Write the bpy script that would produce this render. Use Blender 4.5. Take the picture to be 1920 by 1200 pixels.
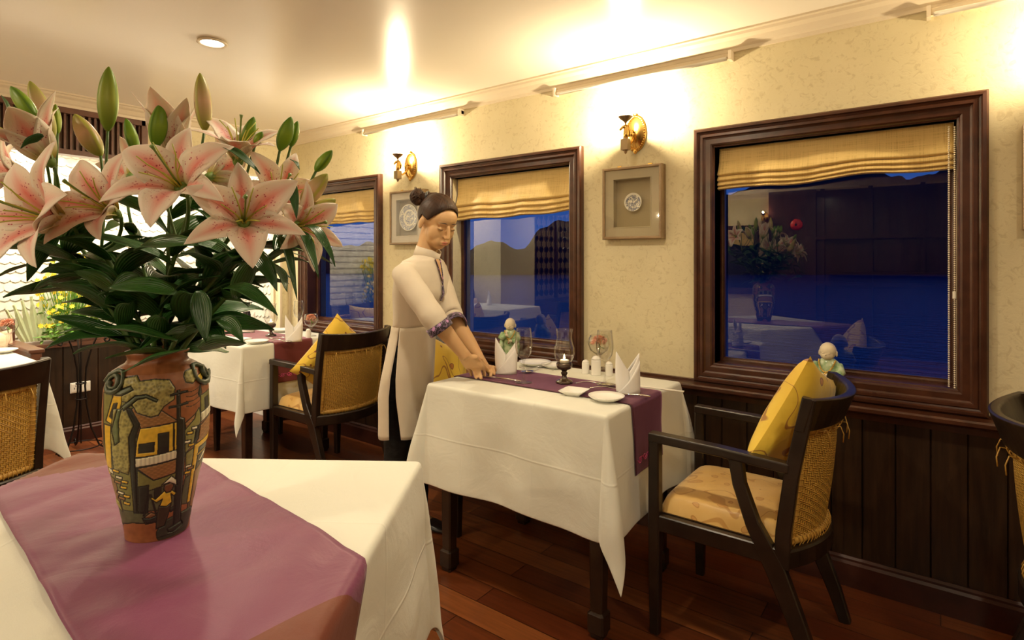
import bpy, bmesh, math, random
from math import sin, cos, pi, sqrt, atan2, exp, asin, floor
from mathutils import Vector, Matrix, noise
V = Vector
random.seed(11)
for o in list(bpy.data.objects):
    bpy.data.objects.remove(o, do_unlink=True)
SC = bpy.context.scene
COL = SC.collection

# ---------------------------------------------------------------- camera, world, light, exposure
# Room axes: +X along the window wall, +Y towards the window wall, +Z up.  Metres.
FPX, CX, HY, CH = 1066.7, 960.0, 488.0, 1.24
YAW = math.radians(37.0)
RV = V((cos(YAW), sin(YAW), 0)); FV = V((-sin(YAW), cos(YAW), 0))
cam = bpy.data.cameras.new('camera'); camo = bpy.data.objects.new('camera', cam); COL.objects.link(camo)
cam.sensor_width = 36.0; cam.lens = 36.0 * FPX / 1920.0
cam.shift_y = -(600.0 - HY) / 1920.0
cam.clip_start = 0.05; cam.clip_end = 600
camo.location = (0, 0, CH); camo.rotation_euler = (pi / 2, 0, YAW)
SC.camera = camo

def at(px, py, d):
    """world point seen at a pixel of the 1920x1200 frame, at a depth in metres"""
    return RV * ((px - CX) / FPX * d) + FV * d + V((0, 0, CH - (py - HY) / FPX * d))
def atz(px, py, z):
    return at(px, py, (CH - z) * FPX / (py - HY))

SC.view_settings.view_transform = 'Standard'
SC.view_settings.look = 'None'
SC.view_settings.gamma = 1.0
SC.view_settings.use_curve_mapping = False
SC.view_settings.exposure = 0.0
SC.cycles.use_denoising = True
SC.cycles.max_bounces = 8
SC.cycles.diffuse_bounces = 4
SC.cycles.glossy_bounces = 4
SC.cycles.transmission_bounces = 6
SC.cycles.transparent_max_bounces = 16
SC.cycles.caustics_reflective = False
SC.cycles.caustics_refractive = False
SC.cycles.sample_clamp_indirect = 4.0

W = bpy.data.worlds.new('dusk'); SC.world = W; W.use_nodes = True
wn = W.node_tree.nodes; wl = W.node_tree.links
tc = wn.new('ShaderNodeTexCoord'); sx = wn.new('ShaderNodeSeparateXYZ'); rp = wn.new('ShaderNodeValToRGB')
wl.new(tc.outputs['Generated'], sx.inputs[0]); wl.new(sx.outputs['Z'], rp.inputs[0])
rp.color_ramp.elements[0].position = 0.0; rp.color_ramp.elements[0].color = (0.024, 0.085, 0.33, 1)
rp.color_ramp.elements[1].position = 0.5; rp.color_ramp.elements[1].color = (0.011, 0.038, 0.20, 1)
wl.new(rp.outputs[0], wn['Background'].inputs[0]); wn['Background'].inputs[1].default_value = 1.0

WARM = (1.0, 0.83, 0.58)
CEIL = 2.205
def lamp(kind, name, loc, power, size=0.1, color=WARM, rot=(0, 0, 0), spot=None, blend=0.5):
    l = bpy.data.lights.new(name, kind); l.energy = power; l.color = color
    if kind == 'AREA':
        l.shape = 'DISK'; l.size = size
        if spot: l.spread = math.radians(spot)
    elif kind == 'SPOT':
        l.shadow_soft_size = size; l.spot_size = math.radians(spot); l.spot_blend = blend
    else:
        l.shadow_soft_size = size
    o = bpy.data.objects.new(name, l); COL.objects.link(o); o.location = loc; o.rotation_euler = rot
    return o
# recessed downlights of the room: (x, y, power)
DOWNLIGHTS = [(-2.57, 1.21, 11), (-1.05, 1.15, 11), (0.6, 1.1, 8),
              (-3.7, -0.7, 15), (-1.6, -0.9, 13), (0.5, -0.9, 13),
              (-2.6, -2.75, 14), (-1.3, -2.75, 10), (0.9, -2.6, 14), (2.2, -1.0, 12)]
for (x, y, p) in DOWNLIGHTS:
    lamp('AREA', 'downlight_lamp', (x, y, CEIL - 0.012), p, 0.085, spot=165)
# alcove lights that wash the shell wall
for y in (1.95, 1.2, 0.45):
    lamp('AREA', 'alcove_lamp', (-4.42, y, 2.10), 17, 0.09, color=(1.0, 0.88, 0.70), spot=160)

# ---------------------------------------------------------------- helpers
def _apply(o, mats, smooth):
    me = o.data
    for m in (mats if isinstance(mats, (list, tuple)) else [mats]):
        me.materials.append(m)
    if smooth:
        for p in me.polygons: p.use_smooth = True

class MB:
    """collects boxes, bars, tubes and lathes into one mesh"""
    def __init__(s): s.v = []; s.f = []; s.mi = []; s.uv = None
    def add(s, vs, fs, mi=0):
        b = len(s.v); s.v += [V(p) for p in vs]; s.f += [tuple(i + b for i in f) for f in fs]; s.mi += [mi] * len(fs)
        return s
    def box(s, c, d, rot=None, mi=0):
        x, y, z = d[0] / 2, d[1] / 2, d[2] / 2
        vs = [V((a * x, b * y, e * z)) for a in (-1, 1) for b in (-1, 1) for e in (-1, 1)]
        if rot is not None:
            R = rot if isinstance(rot, Matrix) else Matrix.Rotation(rot, 3, 'Z')
            vs = [R @ p for p in vs]
        vs = [p + V(c) for p in vs]
        return s.add(vs, [(0, 1, 3, 2), (4, 6, 7, 5), (0, 4, 5, 1), (2, 3, 7, 6), (0, 2, 6, 4), (1, 5, 7, 3)], mi)
    def bb(s, x0, x1, y0, y1, z0, z1, mi=0):
        return s.box(((x0 + x1) / 2, (y0 + y1) / 2, (z0 + z1) / 2), (abs(x1 - x0), abs(y1 - y0), abs(z1 - z0)), None, mi)
    def loft(s, rings, closed=True, caps=True, mi=0):
        b = len(s.v); n = len(rings[0])
        for r in rings: s.v += [V(p) for p in r]
        for i in range(len(rings) - 1):
            for j in range(n if closed else n - 1):
                k = (j + 1) % n
                s.f.append((b + i * n + j, b + i * n + k, b + (i + 1) * n + k, b + (i + 1) * n + j)); s.mi.append(mi)
        if caps and closed:
            s.f.append(tuple(b + j for j in reversed(range(n)))); s.mi.append(mi)
            q = b + (len(rings) - 1) * n
            s.f.append(tuple(q + j for j in range(n))); s.mi.append(mi)
        return s
    def tube(s, pts, r, seg=8, caps=True, mi=0, up=None):
        pts = [V(p) for p in pts]; n = len(pts)
        rr = r if isinstance(r, (list, tuple)) else [r] * n
        t0 = (pts[1] - pts[0]).normalized()
        u = (V(up) if up else (V((0, 0, 1)) if abs(t0.z) < .9 else V((1, 0, 0))))
        rings = []
        for i, p in enumerate(pts):
            t = (pts[min(i + 1, n - 1)] - pts[max(i - 1, 0)])
            t = t.normalized() if t.length > 1e-9 else t0
            a = (u - t * u.dot(t))
            a = a.normalized() if a.length > 1e-6 else t.orthogonal().normalized()
            b = t.cross(a); u = a
            q = rr[i]
            ra, rb = q if isinstance(q, (list, tuple)) else (q, q)
            rings.append([p + a * cos(2 * pi * k / seg) * ra + b * sin(2 * pi * k / seg) * rb for k in range(seg)])
        return s.loft(rings, True, caps, mi)
    def bar(s, pts, w, h, side=(1, 0, 0), mi=0):
        """rectangular section: w along `side`, h across"""
        pts = [V(p) for p in pts]; n = len(pts); sd = V(side).normalized(); rings = []
        ws = w if isinstance(w, (list, tuple)) else [w] * n
        hs = h if isinstance(h, (list, tuple)) else [h] * n
        for i, p in enumerate(pts):
            t = (pts[min(i + 1, n - 1)] - pts[max(i - 1, 0)]).normalized()
            a = (sd - t * sd.dot(t)).normalized(); b = t.cross(a)
            x, y = ws[i] / 2, hs[i] / 2; c = min(x, y) * .22
            rings.append([p + a * ax + b * by for ax, by in ((x, y - c), (x - c, y), (-x + c, y), (-x, y - c), (-x, -y + c), (-x + c, -y), (x - c, -y), (x, -y + c))])
        return s.loft(rings, True, True, mi)
    def lathe(s, prof, seg=24, c=(0, 0, 0), M=None, mi=0, sx=1, sy=1):
        rings = []
        for r, z in prof:
            ring = [V((cos(2 * pi * k / seg) * max(r, 1e-5) * sx, sin(2 * pi * k / seg) * max(r, 1e-5) * sy, z)) for k in range(seg)]
            if M is not None: ring = [M @ p for p in ring]
            rings.append([p + V(c) for p in ring])
        return s.loft(rings, True, True, mi)
    def ell(s, c, r, seg=14, M=None, mi=0):
        rx, ry, rz = r if isinstance(r, (list, tuple)) else (r, r, r)
        n = max(5, seg // 2 + 1)
        rings = []
        for i in range(n + 1):
            a = -pi / 2 + pi * (i if 0 < i < n else (i + (.02 if i == 0 else -.02))) / n
            ring = [V((cos(a) * cos(2 * pi * k / seg) * rx, cos(a) * sin(2 * pi * k / seg) * ry, sin(a) * rz)) for k in range(seg)]
            if M is not None: ring = [M @ p for p in ring]
            rings.append([p + V(c) for p in ring])
        return s.loft(rings, True, True, mi)
    def xf(s, M, i0=0):
        for i in range(i0, len(s.v)): s.v[i] = M @ s.v[i]
        return s
    def build(s, name, m, parent=None, smooth=False, bevel=0, sub=0, solid=0, offset=0):
        me = bpy.data.meshes.new(name); me.from_pydata([tuple(p) for p in s.v], [], s.f); me.update()
        o = bpy.data.objects.new(name, me); COL.objects.link(o)
        _apply(o, m, smooth)
        if isinstance(m, (list, tuple)):
            me.polygons.foreach_set('material_index', s.mi)
        if s.uv is not None:
            uvl = me.uv_layers.new(name='UVMap')
            for l in me.loops: uvl.data[l.index].uv = s.uv[l.vertex_index]
        if parent is not None: o.parent = parent
        if solid:
            md = o.modifiers.new('s', 'SOLIDIFY'); md.thickness = solid; md.offset = offset
        if bevel:
            md = o.modifiers.new('b', 'BEVEL'); md.width = bevel; md.segments = 2; md.limit_method = 'ANGLE'
        if sub:
            md = o.modifiers.new('u', 'SUBSURF'); md.levels = sub; md.render_levels = sub
        return o

def sheet(nu, nv, fn):
    """grid of fn(u,v), u,v in 0..1 -> MB with uv"""
    m = MB()
    for j in range(nv + 1):
        for i in range(nu + 1): m.v.append(V(fn(i / nu, j / nv)))
    for j in range(nv):
        for i in range(nu):
            a = j * (nu + 1) + i; m.f.append((a, a + 1, a + nu + 2, a + nu + 1)); m.mi.append(0)
    m.uv = [(i / nu, j / nv) for j in range(nv + 1) for i in range(nu + 1)]
    return m

def tag(o, label=None, cat=None, group=None, kind=None):
    if label: o['label'] = label
    if cat: o['category'] = cat
    if group: o['group'] = group
    if kind: o['kind'] = kind
    return o
def thing(name, label, cat, loc=(0, 0, 0), rz=0.0, group=None, kind=None):
    o = bpy.data.objects.new(name, None); COL.objects.link(o); o.empty_display_size = .05
    o.location = loc; o.rotation_euler = (0, 0, rz)
    return tag(o, label, cat, group, kind)
def struct(name, mb, m, parent=None, **k):
    o = mb.build(name, m, parent, **k)
    if parent is None: o['kind'] = 'structure'
    return o
def copy_tree(o, parent=None):
    c = o.copy(); COL.objects.link(c); c.parent = parent
    for ch in list(o.children): copy_tree(ch, c)
    return c

# ---------------------------------------------------------------- materials
def sock(n, *names):
    for k in names:
        if k in n.inputs: return n.inputs[k]
class Mat:
    def __init__(s, name, color=(.8, .8, .8), rough=.5, metal=0, spec=None, coat=0, sheen=0, trans=0, ior=None, emit=None, estr=0, sss=0):
        s.m = bpy.data.materials.new(name); s.m.use_nodes = True
        s.n = s.m.node_tree.nodes; s.l = s.m.node_tree.links; s.b = s.n['Principled BSDF']
        b = s.b
        b.inputs['Base Color'].default_value = (*color, 1); b.inputs['Roughness'].default_value = rough
        b.inputs['Metallic'].default_value = metal
        if spec is not None: b.inputs['Specular IOR Level'].default_value = spec
        if coat: b.inputs['Coat Weight'].default_value = coat; b.inputs['Coat Roughness'].default_value = .08
        if sheen: b.inputs['Sheen Weight'].default_value = sheen
        if trans: b.inputs['Transmission Weight'].default_value = trans
        if ior: b.inputs['IOR'].default_value = ior
        if sss:
            b.inputs['Subsurface Weight'].default_value = sss; b.inputs['Subsurface Radius'].default_value = (.02, .008, .005)
            b.inputs['Subsurface Scale'].default_value = .3
        if emit: b.inputs['Emission Color'].default_value = (*emit, 1); b.inputs['Emission Strength'].default_value = estr
    def N(s, t, **k):
        n = s.n.new('ShaderNode' + t)
        for a, v in k.items(): setattr(n, a, v)
        return n
    def L(s, a, b): s.l.new(a, b)
    def coord(s, kind='Object', scale=(1, 1, 1), rot=(0, 0, 0), loc=(0, 0, 0)):
        c = s.N('TexCoord'); mp = s.N('Mapping'); s.L(c.outputs[kind], mp.inputs[0])
        mp.inputs['Scale'].default_value = scale; mp.inputs['Rotation'].default_value = rot; mp.inputs['Location'].default_value = loc
        return mp.outputs[0]
    def noise(s, co, scale, detail=3, rough=.5, dist=0):
        n = s.N('TexNoise'); s.L(co, n.inputs['Vector']); n.inputs['Scale'].default_value = scale
        n.inputs['Detail'].default_value = detail; n.inputs['Roughness'].default_value = rough; n.inputs['Distortion'].default_value = dist
        return n.outputs['Fac']
    def ramp(s, fac, stops):
        r = s.N('ValToRGB'); s.L(fac, r.inputs[0]); e = r.color_ramp.elements
        while len(e) < len(stops): e.new(.5)
        for i, (p, c) in enumerate(stops):
            e[i].position = p; e[i].color = (*c, 1) if len(c) == 3 else c
        return r.outputs[0]
    def math(s, op, a, b=None, c=None):
        n = s.N('Math', operation=op)
        for i, x in enumerate((a, b, c)):
            if x is None: continue
            if isinstance(x, (int, float)): n.inputs[i].default_value = x
            else: s.L(x, n.inputs[i])
        return n.outputs[0]
    def mix(s, fac, a, b, mode='MIX'):
        n = s.N('MixRGB', blend_type=mode)
        for i, x in enumerate((fac, a, b)):
            if isinstance(x, (int, float)): n.inputs[i].default_value = x
            elif isinstance(x, tuple): n.inputs[i].default_value = (*x, 1)
            else: s.L(x, n.inputs[i])
        return n.outputs[0]
    def color(s, c): s.L(c, s.b.inputs['Base Color']); return s
    def bump(s, h, strength=.3, dist=.01):
        n = s.N('Bump'); n.inputs['Strength'].default_value = strength; n.inputs['Distance'].default_value = dist
        s.L(h, n.inputs['Height']); s.L(n.outputs[0], s.b.inputs['Normal']); return s
    def sep(s, co):
        n = s.N('SeparateXYZ'); s.L(co, n.inputs[0]); return n.outputs

def plain(name, *a, **k): return Mat(name, *a, **k).m

def mk_plaster():
    M = Mat('plaster', rough=.75, spec=.25); co = M.coord()
    big = M.noise(co, 3.0, 4); fine = M.noise(co, 34, 5, .65, 1.2)
    c = M.ramp(big, [(.3, (.72, .64, .41)), (.7, (.79, .71, .48))])
    cr = M.ramp(fine, [(.36, (.62, .55, .42)), (.46, (1, 1, 1))])
    M.color(M.mix(.35, c, cr, 'MULTIPLY')); M.bump(fine, .35, .004); return M.m
def mk_cream(name='cream_paint', col=(.92, .87, .78), rough=.24):
    M = Mat(name, col, rough, spec=.5); co = M.coord(); M.bump(M.noise(co, 1.6, 2), .25, .02); return M.m
def mk_wood(name, c1, c2, scale=(1, 1, 1), rough=.35, grain=26, bump=.15, coat=0):
    M = Mat(name, rough=rough, coat=coat); co = M.coord(scale=scale)
    g = M.noise(co, grain, 5, .6, .4)
    M.color(M.ramp(g, [(.32, c1), (.68, c2)])); M.bump(g, bump, .002); return M.m
def mk_floor():
    M = Mat('floor_planks', rough=.28, coat=.15)
    co = M.coord()
    br = M.N('TexBrick'); M.L(co, br.inputs['Vector'])
    br.inputs['Scale'].default_value = 1; br.inputs['Brick Width'].default_value = 1.35; br.inputs['Row Height'].default_value = .105
    br.inputs['Mortar Size'].default_value = .0016; br.inputs['Mortar Smooth'].default_value = .1; br.inputs['Bias'].default_value = 0
    br.offset = .37; br.inputs['Color1'].default_value = (.10, .022, .007, 1); br.inputs['Color2'].default_value = (.24, .075, .022, 1)
    br.inputs['Mortar'].default_value = (.012, .004, .002, 1)
    g = M.noise(M.coord(scale=(3, 60, 60)), 1.2, 6, .62, .3)
    gr = M.ramp(g, [(.3, (.5, .5, .5)), (.7, (1.25, 1.2, 1.1))])
    M.color(M.mix(.75, br.outputs['Color'], gr, 'MULTIPLY'))
    h = M.math('ADD', M.math('MULTIPLY', g, .25), M.math('SUBTRACT', 1.0, br.outputs['Fac']))
    M.bump(h, .25, .003); return M.m
def mk_pearl():
    M = Mat('pearl_shell', (.78, .75, .66), .28, spec=.6); co = M.coord()
    n = M.noise(co, 22, 3); M.color(M.ramp(n, [(.3, (.66, .63, .55)), (.7, (.86, .84, .76))]))
    M.bump(M.noise(co, 60, 3), .2, .003); return M.m
def mk_cloth(name, col, folds=True, rough=.85, sheen=.2):
    M = Mat(name, col, rough, spec=.2, sheen=sheen); co = M.coord()
    h = M.noise(co, 7, 4, .55, .8)
    fine = M.noise(co, 500, 1)
    tot = M.math('ADD', M.math('MULTIPLY', h, 1.0), M.math('MULTIPLY', fine, .04))
    if folds:
        v = M.sep(co)
        for ax, off in ((0, .12), (0, -.2), (1, .1), (2, .55)):
            d = M.math('ABSOLUTE', M.math('SUBTRACT', v[ax], off))
            r = M.math('SUBTRACT', 1.0, M.math('MINIMUM', M.math('DIVIDE', d, .005), 1.0))
            tot = M.math('ADD', tot, M.math('MULTIPLY', r, .22))
    M.bump(tot, .34, .010); return M.m
def mk_glasspane():
    M = Mat('window_glass'); n = M.n; n.remove(M.b)
    tr = M.N('BsdfTransparent'); gl = M.N('BsdfGlossy'); gl.inputs['Roughness'].default_value = .0
    gl.inputs['Color'].default_value = (1, 1, 1, 1); tr.inputs['Color'].default_value = (.92, .94, .98, 1)
    fr = M.N('Fresnel'); fr.inputs['IOR'].default_value = 2.0
    mx = M.N('MixShader'); M.L(fr.outputs[0], mx.inputs[0]); M.L(tr.outputs[0], mx.inputs[1]); M.L(gl.outputs[0], mx.inputs[2])
    M.L(mx.outputs[0], n['Material Output'].inputs[0]); return M.m
def mk_thinglass(name='drinking_glass', tint=(.97, .97, .96), ior=1.45):
    M = Mat(name); n = M.n; n.remove(M.b)
    tr = M.N('BsdfTransparent'); gl = M.N('BsdfGlossy'); gl.inputs['Roughness'].default_value = .02
    tr.inputs['Color'].default_value = (*tint, 1)
    lw = M.N('LayerWeight'); lw.inputs['Blend'].default_value = .5
    f = M.math('ADD', M.math('MULTIPLY', M.math('POWER', lw.outputs['Facing'], 3.2), .75), .055)
    mx = M.N('MixShader'); M.L(f, mx.inputs[0]); M.L(tr.outputs[0], mx.inputs[1]); M.L(gl.outputs[0], mx.inputs[2])
    M.L(mx.outputs[0], n['Material Output'].inputs[0]); return M.m
def mk_weave():
    M = Mat('woven_rattan', rough=.5, spec=.35); c = M.N('TexCoord'); v = M.sep(c.outputs['UV'])
    NU, NV = 46, 60
    U = M.math('MULTIPLY', v[0], NU); Vv = M.math('MULTIPLY', v[1], NV)
    fu = M.math('FRACT', U); fv = M.math('FRACT', Vv)
    du = M.math('ABSOLUTE', M.math('SUBTRACT', M.math('FLOOR', U), NU / 2))
    dv = M.math('ABSOLUTE', M.math('SUBTRACT', M.math('FLOOR', Vv), NV / 2))
    s = M.math('FRACT', M.math('DIVIDE', M.math('ADD', du, dv), 4.0))
    sel = M.math('LESS_THAN', s, .49)
    hu = M.math('SINE', M.math('MULTIPLY', fu, pi)); hv = M.math('SINE', M.math('MULTIPLY', fv, pi))
    h = M.math('ADD', M.math('MULTIPLY', hv, sel), M.math('MULTIPLY', hu, M.math('SUBTRACT', 1.0, sel)))
    col = M.ramp(h, [(0, (.10, .045, .006)), (.35, (.42, .22, .035)), (.9, (.62, .38, .075))])
    n = M.noise(M.coord(), 9, 3)
    M.color(M.mix(.5, col, M.ramp(n, [(.3, (.75, .72, .6)), (.7, (1.1, 1.1, 1.0))]), 'MULTIPLY'))
    M.bump(M.math('ADD', h, M.math('MULTIPLY', sel, .3)), .8, .003); return M.m
def mk_floral(name, base, base2, leafc, vine, scale=9, amt=.5, rough=.55, coord='Object'):
    M = Mat(name, rough=rough, spec=.35, sheen=.3); co = M.coord(coord)
    w = M.N('TexNoise'); M.L(co, w.inputs['Vector']); w.inputs['Scale'].default_value = 7
    dist = M.N('MixRGB', blend_type='ADD'); dist.inputs[0].default_value = .10
    M.L(co, dist.inputs[1]); M.L(w.outputs['Color'], dist.inputs[2])
    vo = M.N('TexVoronoi'); M.L(dist.outputs[0], vo.inputs['Vector']); vo.inputs['Scale'].default_value = scale
    leaf = M.ramp(vo.outputs['Distance'], [(amt * .42, (1, 1, 1)), (amt * .46, (0, 0, 0))])
    rim = M.ramp(vo.outputs['Distance'], [(amt * .36, (0, 0, 0)), (amt * .40, (1, 1, 1)), (amt * .46, (1, 1, 1)), (amt * .5, (0, 0, 0))])
    nv = M.noise(co, 5.6, 1, .4, .9)
    ln = M.math('ABSOLUTE', M.math('SUBTRACT', M.math('FRACT', M.math('MULTIPLY', nv, 5.0)), .5))
    vl = M.ramp(ln, [(.0, (1, 1, 1)), (.035, (1, 1, 1)), (.055, (0, 0, 0))])
    b = M.ramp(M.noise(co, 5, 2), [(.35, base), (.65, base2)])
    c = M.mix(leaf, b, leafc); c = M.mix(rim, c, vine); c = M.mix(M.math('MULTIPLY', vl, .8), c, vine)
    M.color(c); M.bump(M.noise(co, 14, 3, .5, .6), .4, .01); return M.m

PLASTER = mk_plaster(); CREAM = mk_cream(); FLOOR = mk_floor(); PEARL = mk_pearl()
CREAMTRIM = mk_cream('cream_trim', (.80, .70, .54), .4)
WAINS = mk_wood('wainscot_wood', (.015, .007, .003), (.046, .021, .008), (14, 14, 1), .38, 3.5)
FRAMEW = mk_wood('window_frame_wood', (.040, .013, .007), (.085, .030, .015), (4, 4, 4), .28, 3, .08)
BLACKW = mk_wood('dark_chair_wood', (.010, .006, .004), (.024, .014, .009), (3, 3, 3), .30, 4, .06)
TABLEW = mk_wood('table_wood', (.016, .008, .005), (.036, .018, .010), (3, 3, 3), .32, 4, .06)
REDW = mk_wood('red_brown_wood', (.09, .032, .018), (.16, .065, .035), (5, 5, 5), .35, 3, .08)
CLOTH = mk_cloth('white_tablecloth', (.73, .73, .64))
CLOTHP = mk_cloth('white_napkin', (.86, .84, .80), False)
PURPLE = mk_cloth('purple_satin', (.185, .045, .105), False, .42, .12)
MAROON = mk_cloth('maroon_cloth', (.085, .014, .020), False, .8, .1)
BROWNR = mk_cloth('brown_satin', (.15, .035, .016), False, .5, .1)
PLUM = mk_cloth('plum_cloth', (.15, .030, .060), False, .7, .3)
RED2 = mk_cloth('russet_cloth', (.17, .022, .018), False, .7, .2)
GLASSP = mk_glasspane(); TGLASS = mk_thinglass(); SMOKE = mk_thinglass('smoked_glass', (.22, .14, .08))
WEAVE = mk_weave()
RATTAN = mk_wood('rattan_cane', (.40, .21, .035), (.62, .38, .08), (30, 30, 3), .45, 3, .3)
TIE = plain('rattan_tie', (.75, .50, .20), .5)
PORC = plain('white_porcelain', (.86, .85, .80), .12, spec=.6)
METAL = plain('polished_steel', (.75, .74, .72), .16, 1)
BRASS = plain('brass', (.78, .50, .14), .24, 1)
BRASSD = plain('aged_brass', (.30, .22, .13), .38, 1)
IRON = plain('black_iron', (.02, .014, .011), .4, .6)
WHITEP = plain('white_plastic', (.84, .80, .70), .35)
PILLOW = mk_floral('yellow_cushion', (.72, .47, .035), (.82, .58, .06), (.55, .22, .03), (.26, .075, .02), 12, .46)
PILLOW2 = mk_floral('pale_floral_cushion', (.62, .44, .26), (.72, .55, .36), (.35, .12, .07), (.4, .2, .12), 7, .5)
SEATM = mk_floral('seat_damask', (.72, .44, .12), (.80, .54, .20), (.64, .35, .10), (.52, .26, .06), 17, .46, .4)
BLIND = None
def mk_blind():
    M = Mat('blind_linen', (.72, .52, .20), .6, sheen=.3); co = M.coord()
    a = M.noise(M.coord(scale=(6, 6, 260)), 1, 2); b = M.noise(M.coord(scale=(260, 6, 6)), 1, 2)
    t = M.math('ADD', a, b)
    M.color(M.ramp(t, [(.7, (.50, .33, .09)), (1.3, (.70, .50, .18))])); 
    M.bump(M.math('ADD', M.math('MULTIPLY', t, .12), M.noise(co, 9, 3, .5, .7)), .45, .012)
    return M.m
BLIND = mk_blind()
# ---------------------------------------------------------------- the room
WY = 2.526            # face of the window wall
BX = -4.085           # face of the back wall
X1, Y0 = 3.3, -3.5    # right end wall, opposite wall
AX = -4.90            # shell wall of the alcove
WINS = [(-3.938, -2.988), (-2.436, -1.447), (-.875, .130)]
WZ0, WZ1 = .705, 1.818
INS = .085

m = MB(); m.bb(-5.1, X1 + .1, Y0 - .1, WY + .2, -.1, 0); struct('floor', m, FLOOR)
m = MB(); m.bb(-5.1, X1 + .1, Y0 - .1, WY + .2, CEIL, CEIL + .1); struct('ceiling', m, CREAM)

# window wall with its openings
m = MB(); y0, y1 = WY, WY + .16
xs = [BX]
for a, b in WINS: xs += [a + INS, b - INS]
xs += [X1]
for i in range(0, len(xs), 2): m.bb(xs[i], xs[i + 1], y0, y1, 0, CEIL)
for a, b in WINS:
    m.bb(a + INS, b - INS, y0, y1, 0, WZ0 + .04); m.bb(a + INS, b - INS, y0, y1, WZ1 - INS, CEIL)
struct('wall_right', m, PLASTER)
m = MB(); m.bb(-5.0, X1 + .1, Y0 - .1, Y0, 0, CEIL)
struct('wall_front', m, PLASTER)
m = MB(); m.bb(X1, X1 + .1, Y0, WY + .16, 0, CEIL); struct('wall_left', m, PLASTER)
# back wall: corner strip, header, column and the wall beyond
m = MB()
m.bb(BX - .10, BX, 2.44, WY + .16, 0, CEIL)
m.bb(BX - .10, BX, 1.50, 2.44, 1.88, CEIL)
m.bb(BX - .10, BX, .04, 1.50, 2.135, CEIL)
m.bb(BX - .82, BX, -.65, .04, 0, CEIL)
m.bb(BX - .10, BX, -1.75, -.65, 1.98, CEIL)
m.bb(BX - .10, BX, Y0, -1.75, 0, CEIL)
struct('wall_back', m, PLASTER)

def scales(mb, fn, w, h, p=.055, r=.0615):
    """overlapping round shells over a w x h rectangle; fn(a, z, out) places a point"""
    rows = int(h / r) + 1; cols = int(w / p) + 1
    for j in range(rows):
        for i in range(cols):
            a = (i + (.5 if j % 2 else 0)) * p; z = j * r + .02
            if a > w or z > h: continue
            R = .034; k = 10; tw = random.uniform(-.0018, .0018)
            ring = []
            for q in range(k):
                g = 2 * pi * q / k + .3
                dx, dz = R * cos(g), R * sin(g)
                ring.append(fn(min(max(a + dx, 0), w), z + dz, .0050 - dz * .085 + dx * tw * 25))
            b = len(mb.v); mb.v += [V(x) for x in ring]; mb.f.append(tuple(b + q for q in range(k))); mb.mi.append(0)
m = MB()
m.bb(AX - .1, AX, .04, 2.5, 0, CEIL)
scales(m, lambda a, z, o: (AX + o, .04 + a, z), 2.40, CEIL - .72 + .72)
m.bb(AX, BX - .10, 2.44, 2.5, 0, CEIL)
scales(m, lambda a, z, o: (AX + a, 2.44 - o, z), .70, CEIL)
struct('wall_alcove', m, PEARL)
m = MB()
m.bb(BX - .115, BX - .075, 2.425, 2.442, 0, 1.88); m.bb(BX - .012, BX + .010, 2.432, 2.450, .70, 1.88)
m.bb(BX - .012, BX + .008, 2.510, WY, .70, CEIL - .07)
struct('trim_1', m, CREAMTRIM)

# crown mouldings
def crown(name, fn, a0, a1):
    prof = [(0, -.072), (.010, -.072), (.012, -.058), (.022, -.050), (.034, -.030), (.052, -.020), (.056, -.010), (.070, -.008), (.070, 0)]
    m = MB(); n = len(prof)
    m.v = [V(fn(a, o, CEIL + z)) for a in (a0, a1) for o, z in prof]
    m.f = [(i, i + 1, n + i + 1, n + i) for i in range(n - 1)]; m.mi = [0] * len(m.f)
    struct(name, m, CREAMTRIM)
crown('trim_2', lambda a, o, z: (a, WY - o, z), BX, X1)
crown('trim_3', lambda a, o, z: (BX + o, a, z), Y0, WY)
crown('trim_4', lambda a, o, z: (a, Y0 + o, z), BX, X1)

# wainscot, ledge and baseboard
def planks(mb, fn, a0, a1, z0, z1, p=.104):
    n = max(1, round((a1 - a0) / p)); w = (a1 - a0) / n
    for i in range(n):
        s = a0 + i * w; g = .003
        pts = [(s, 0), (s + g, .006), (s + w - g, .006), (s + w, 0)]
        b = len(mb.v); mb.v += [V(fn(a, o, z)) for z in (z0, z1) for a, o in pts]
        for k in range(3): mb.f.append((b + k, b + k + 1, b + 4 + k + 1, b + 4 + k)); mb.mi.append(0)
m = MB(); planks(m, lambda a, o, z: (a, WY - .008 - o, z), BX, X1, .10, .69)
m.bb(BX, X1, WY - .006, WY, 0, .69)
struct('trim_5', m, WAINS)
def rail(mb, fn, a0, a1):
    prof = [(0, .640), (.020, .640), (.024, .662), (.040, .668), (.044, .676), (.082, .678), (.088, .684), (.088, .696), (.083, .702), (0, .702)]
    n = len(prof); b = len(mb.v)
    mb.v += [V(fn(a, o, z)) for a in (a0, a1) for o, z in prof]
    mb.f += [(b + i, b + i + 1, b + n + i + 1, b + n + i) for i in range(n - 1)] + [tuple(b + i for i in range(n)), tuple(b + n + i for i in range(n))]
    mb.mi += [0] * (n + 1)
m = MB(); rail(m, lambda a, o, z: (a, WY - o, z), BX, X1)
m.bb(BX, X1, WY - .02, WY, .700, .712)
struct('trim_6', m, FRAMEW)
def skirt(mb, fn, a0, a1):
    prof = [(.006, 0), (.024, 0), (.024, .086), (.018, .096), (.018, .104), (.012, .112), (.006, .112)]
    n = len(prof); b = len(mb.v)
    mb.v += [V(fn(a, o, z)) for a in (a0, a1) for o, z in prof]
    mb.f += [(b + i, b + i + 1, b + n + i + 1, b + n + i) for i in range(n - 1)]; mb.mi += [0] * (n - 1)
SKIRT = mk_wood('baseboard_wood', (.035, .010, .007), (.062, .018, .011), (3, 3, 3), .35, 3, .05)
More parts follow.
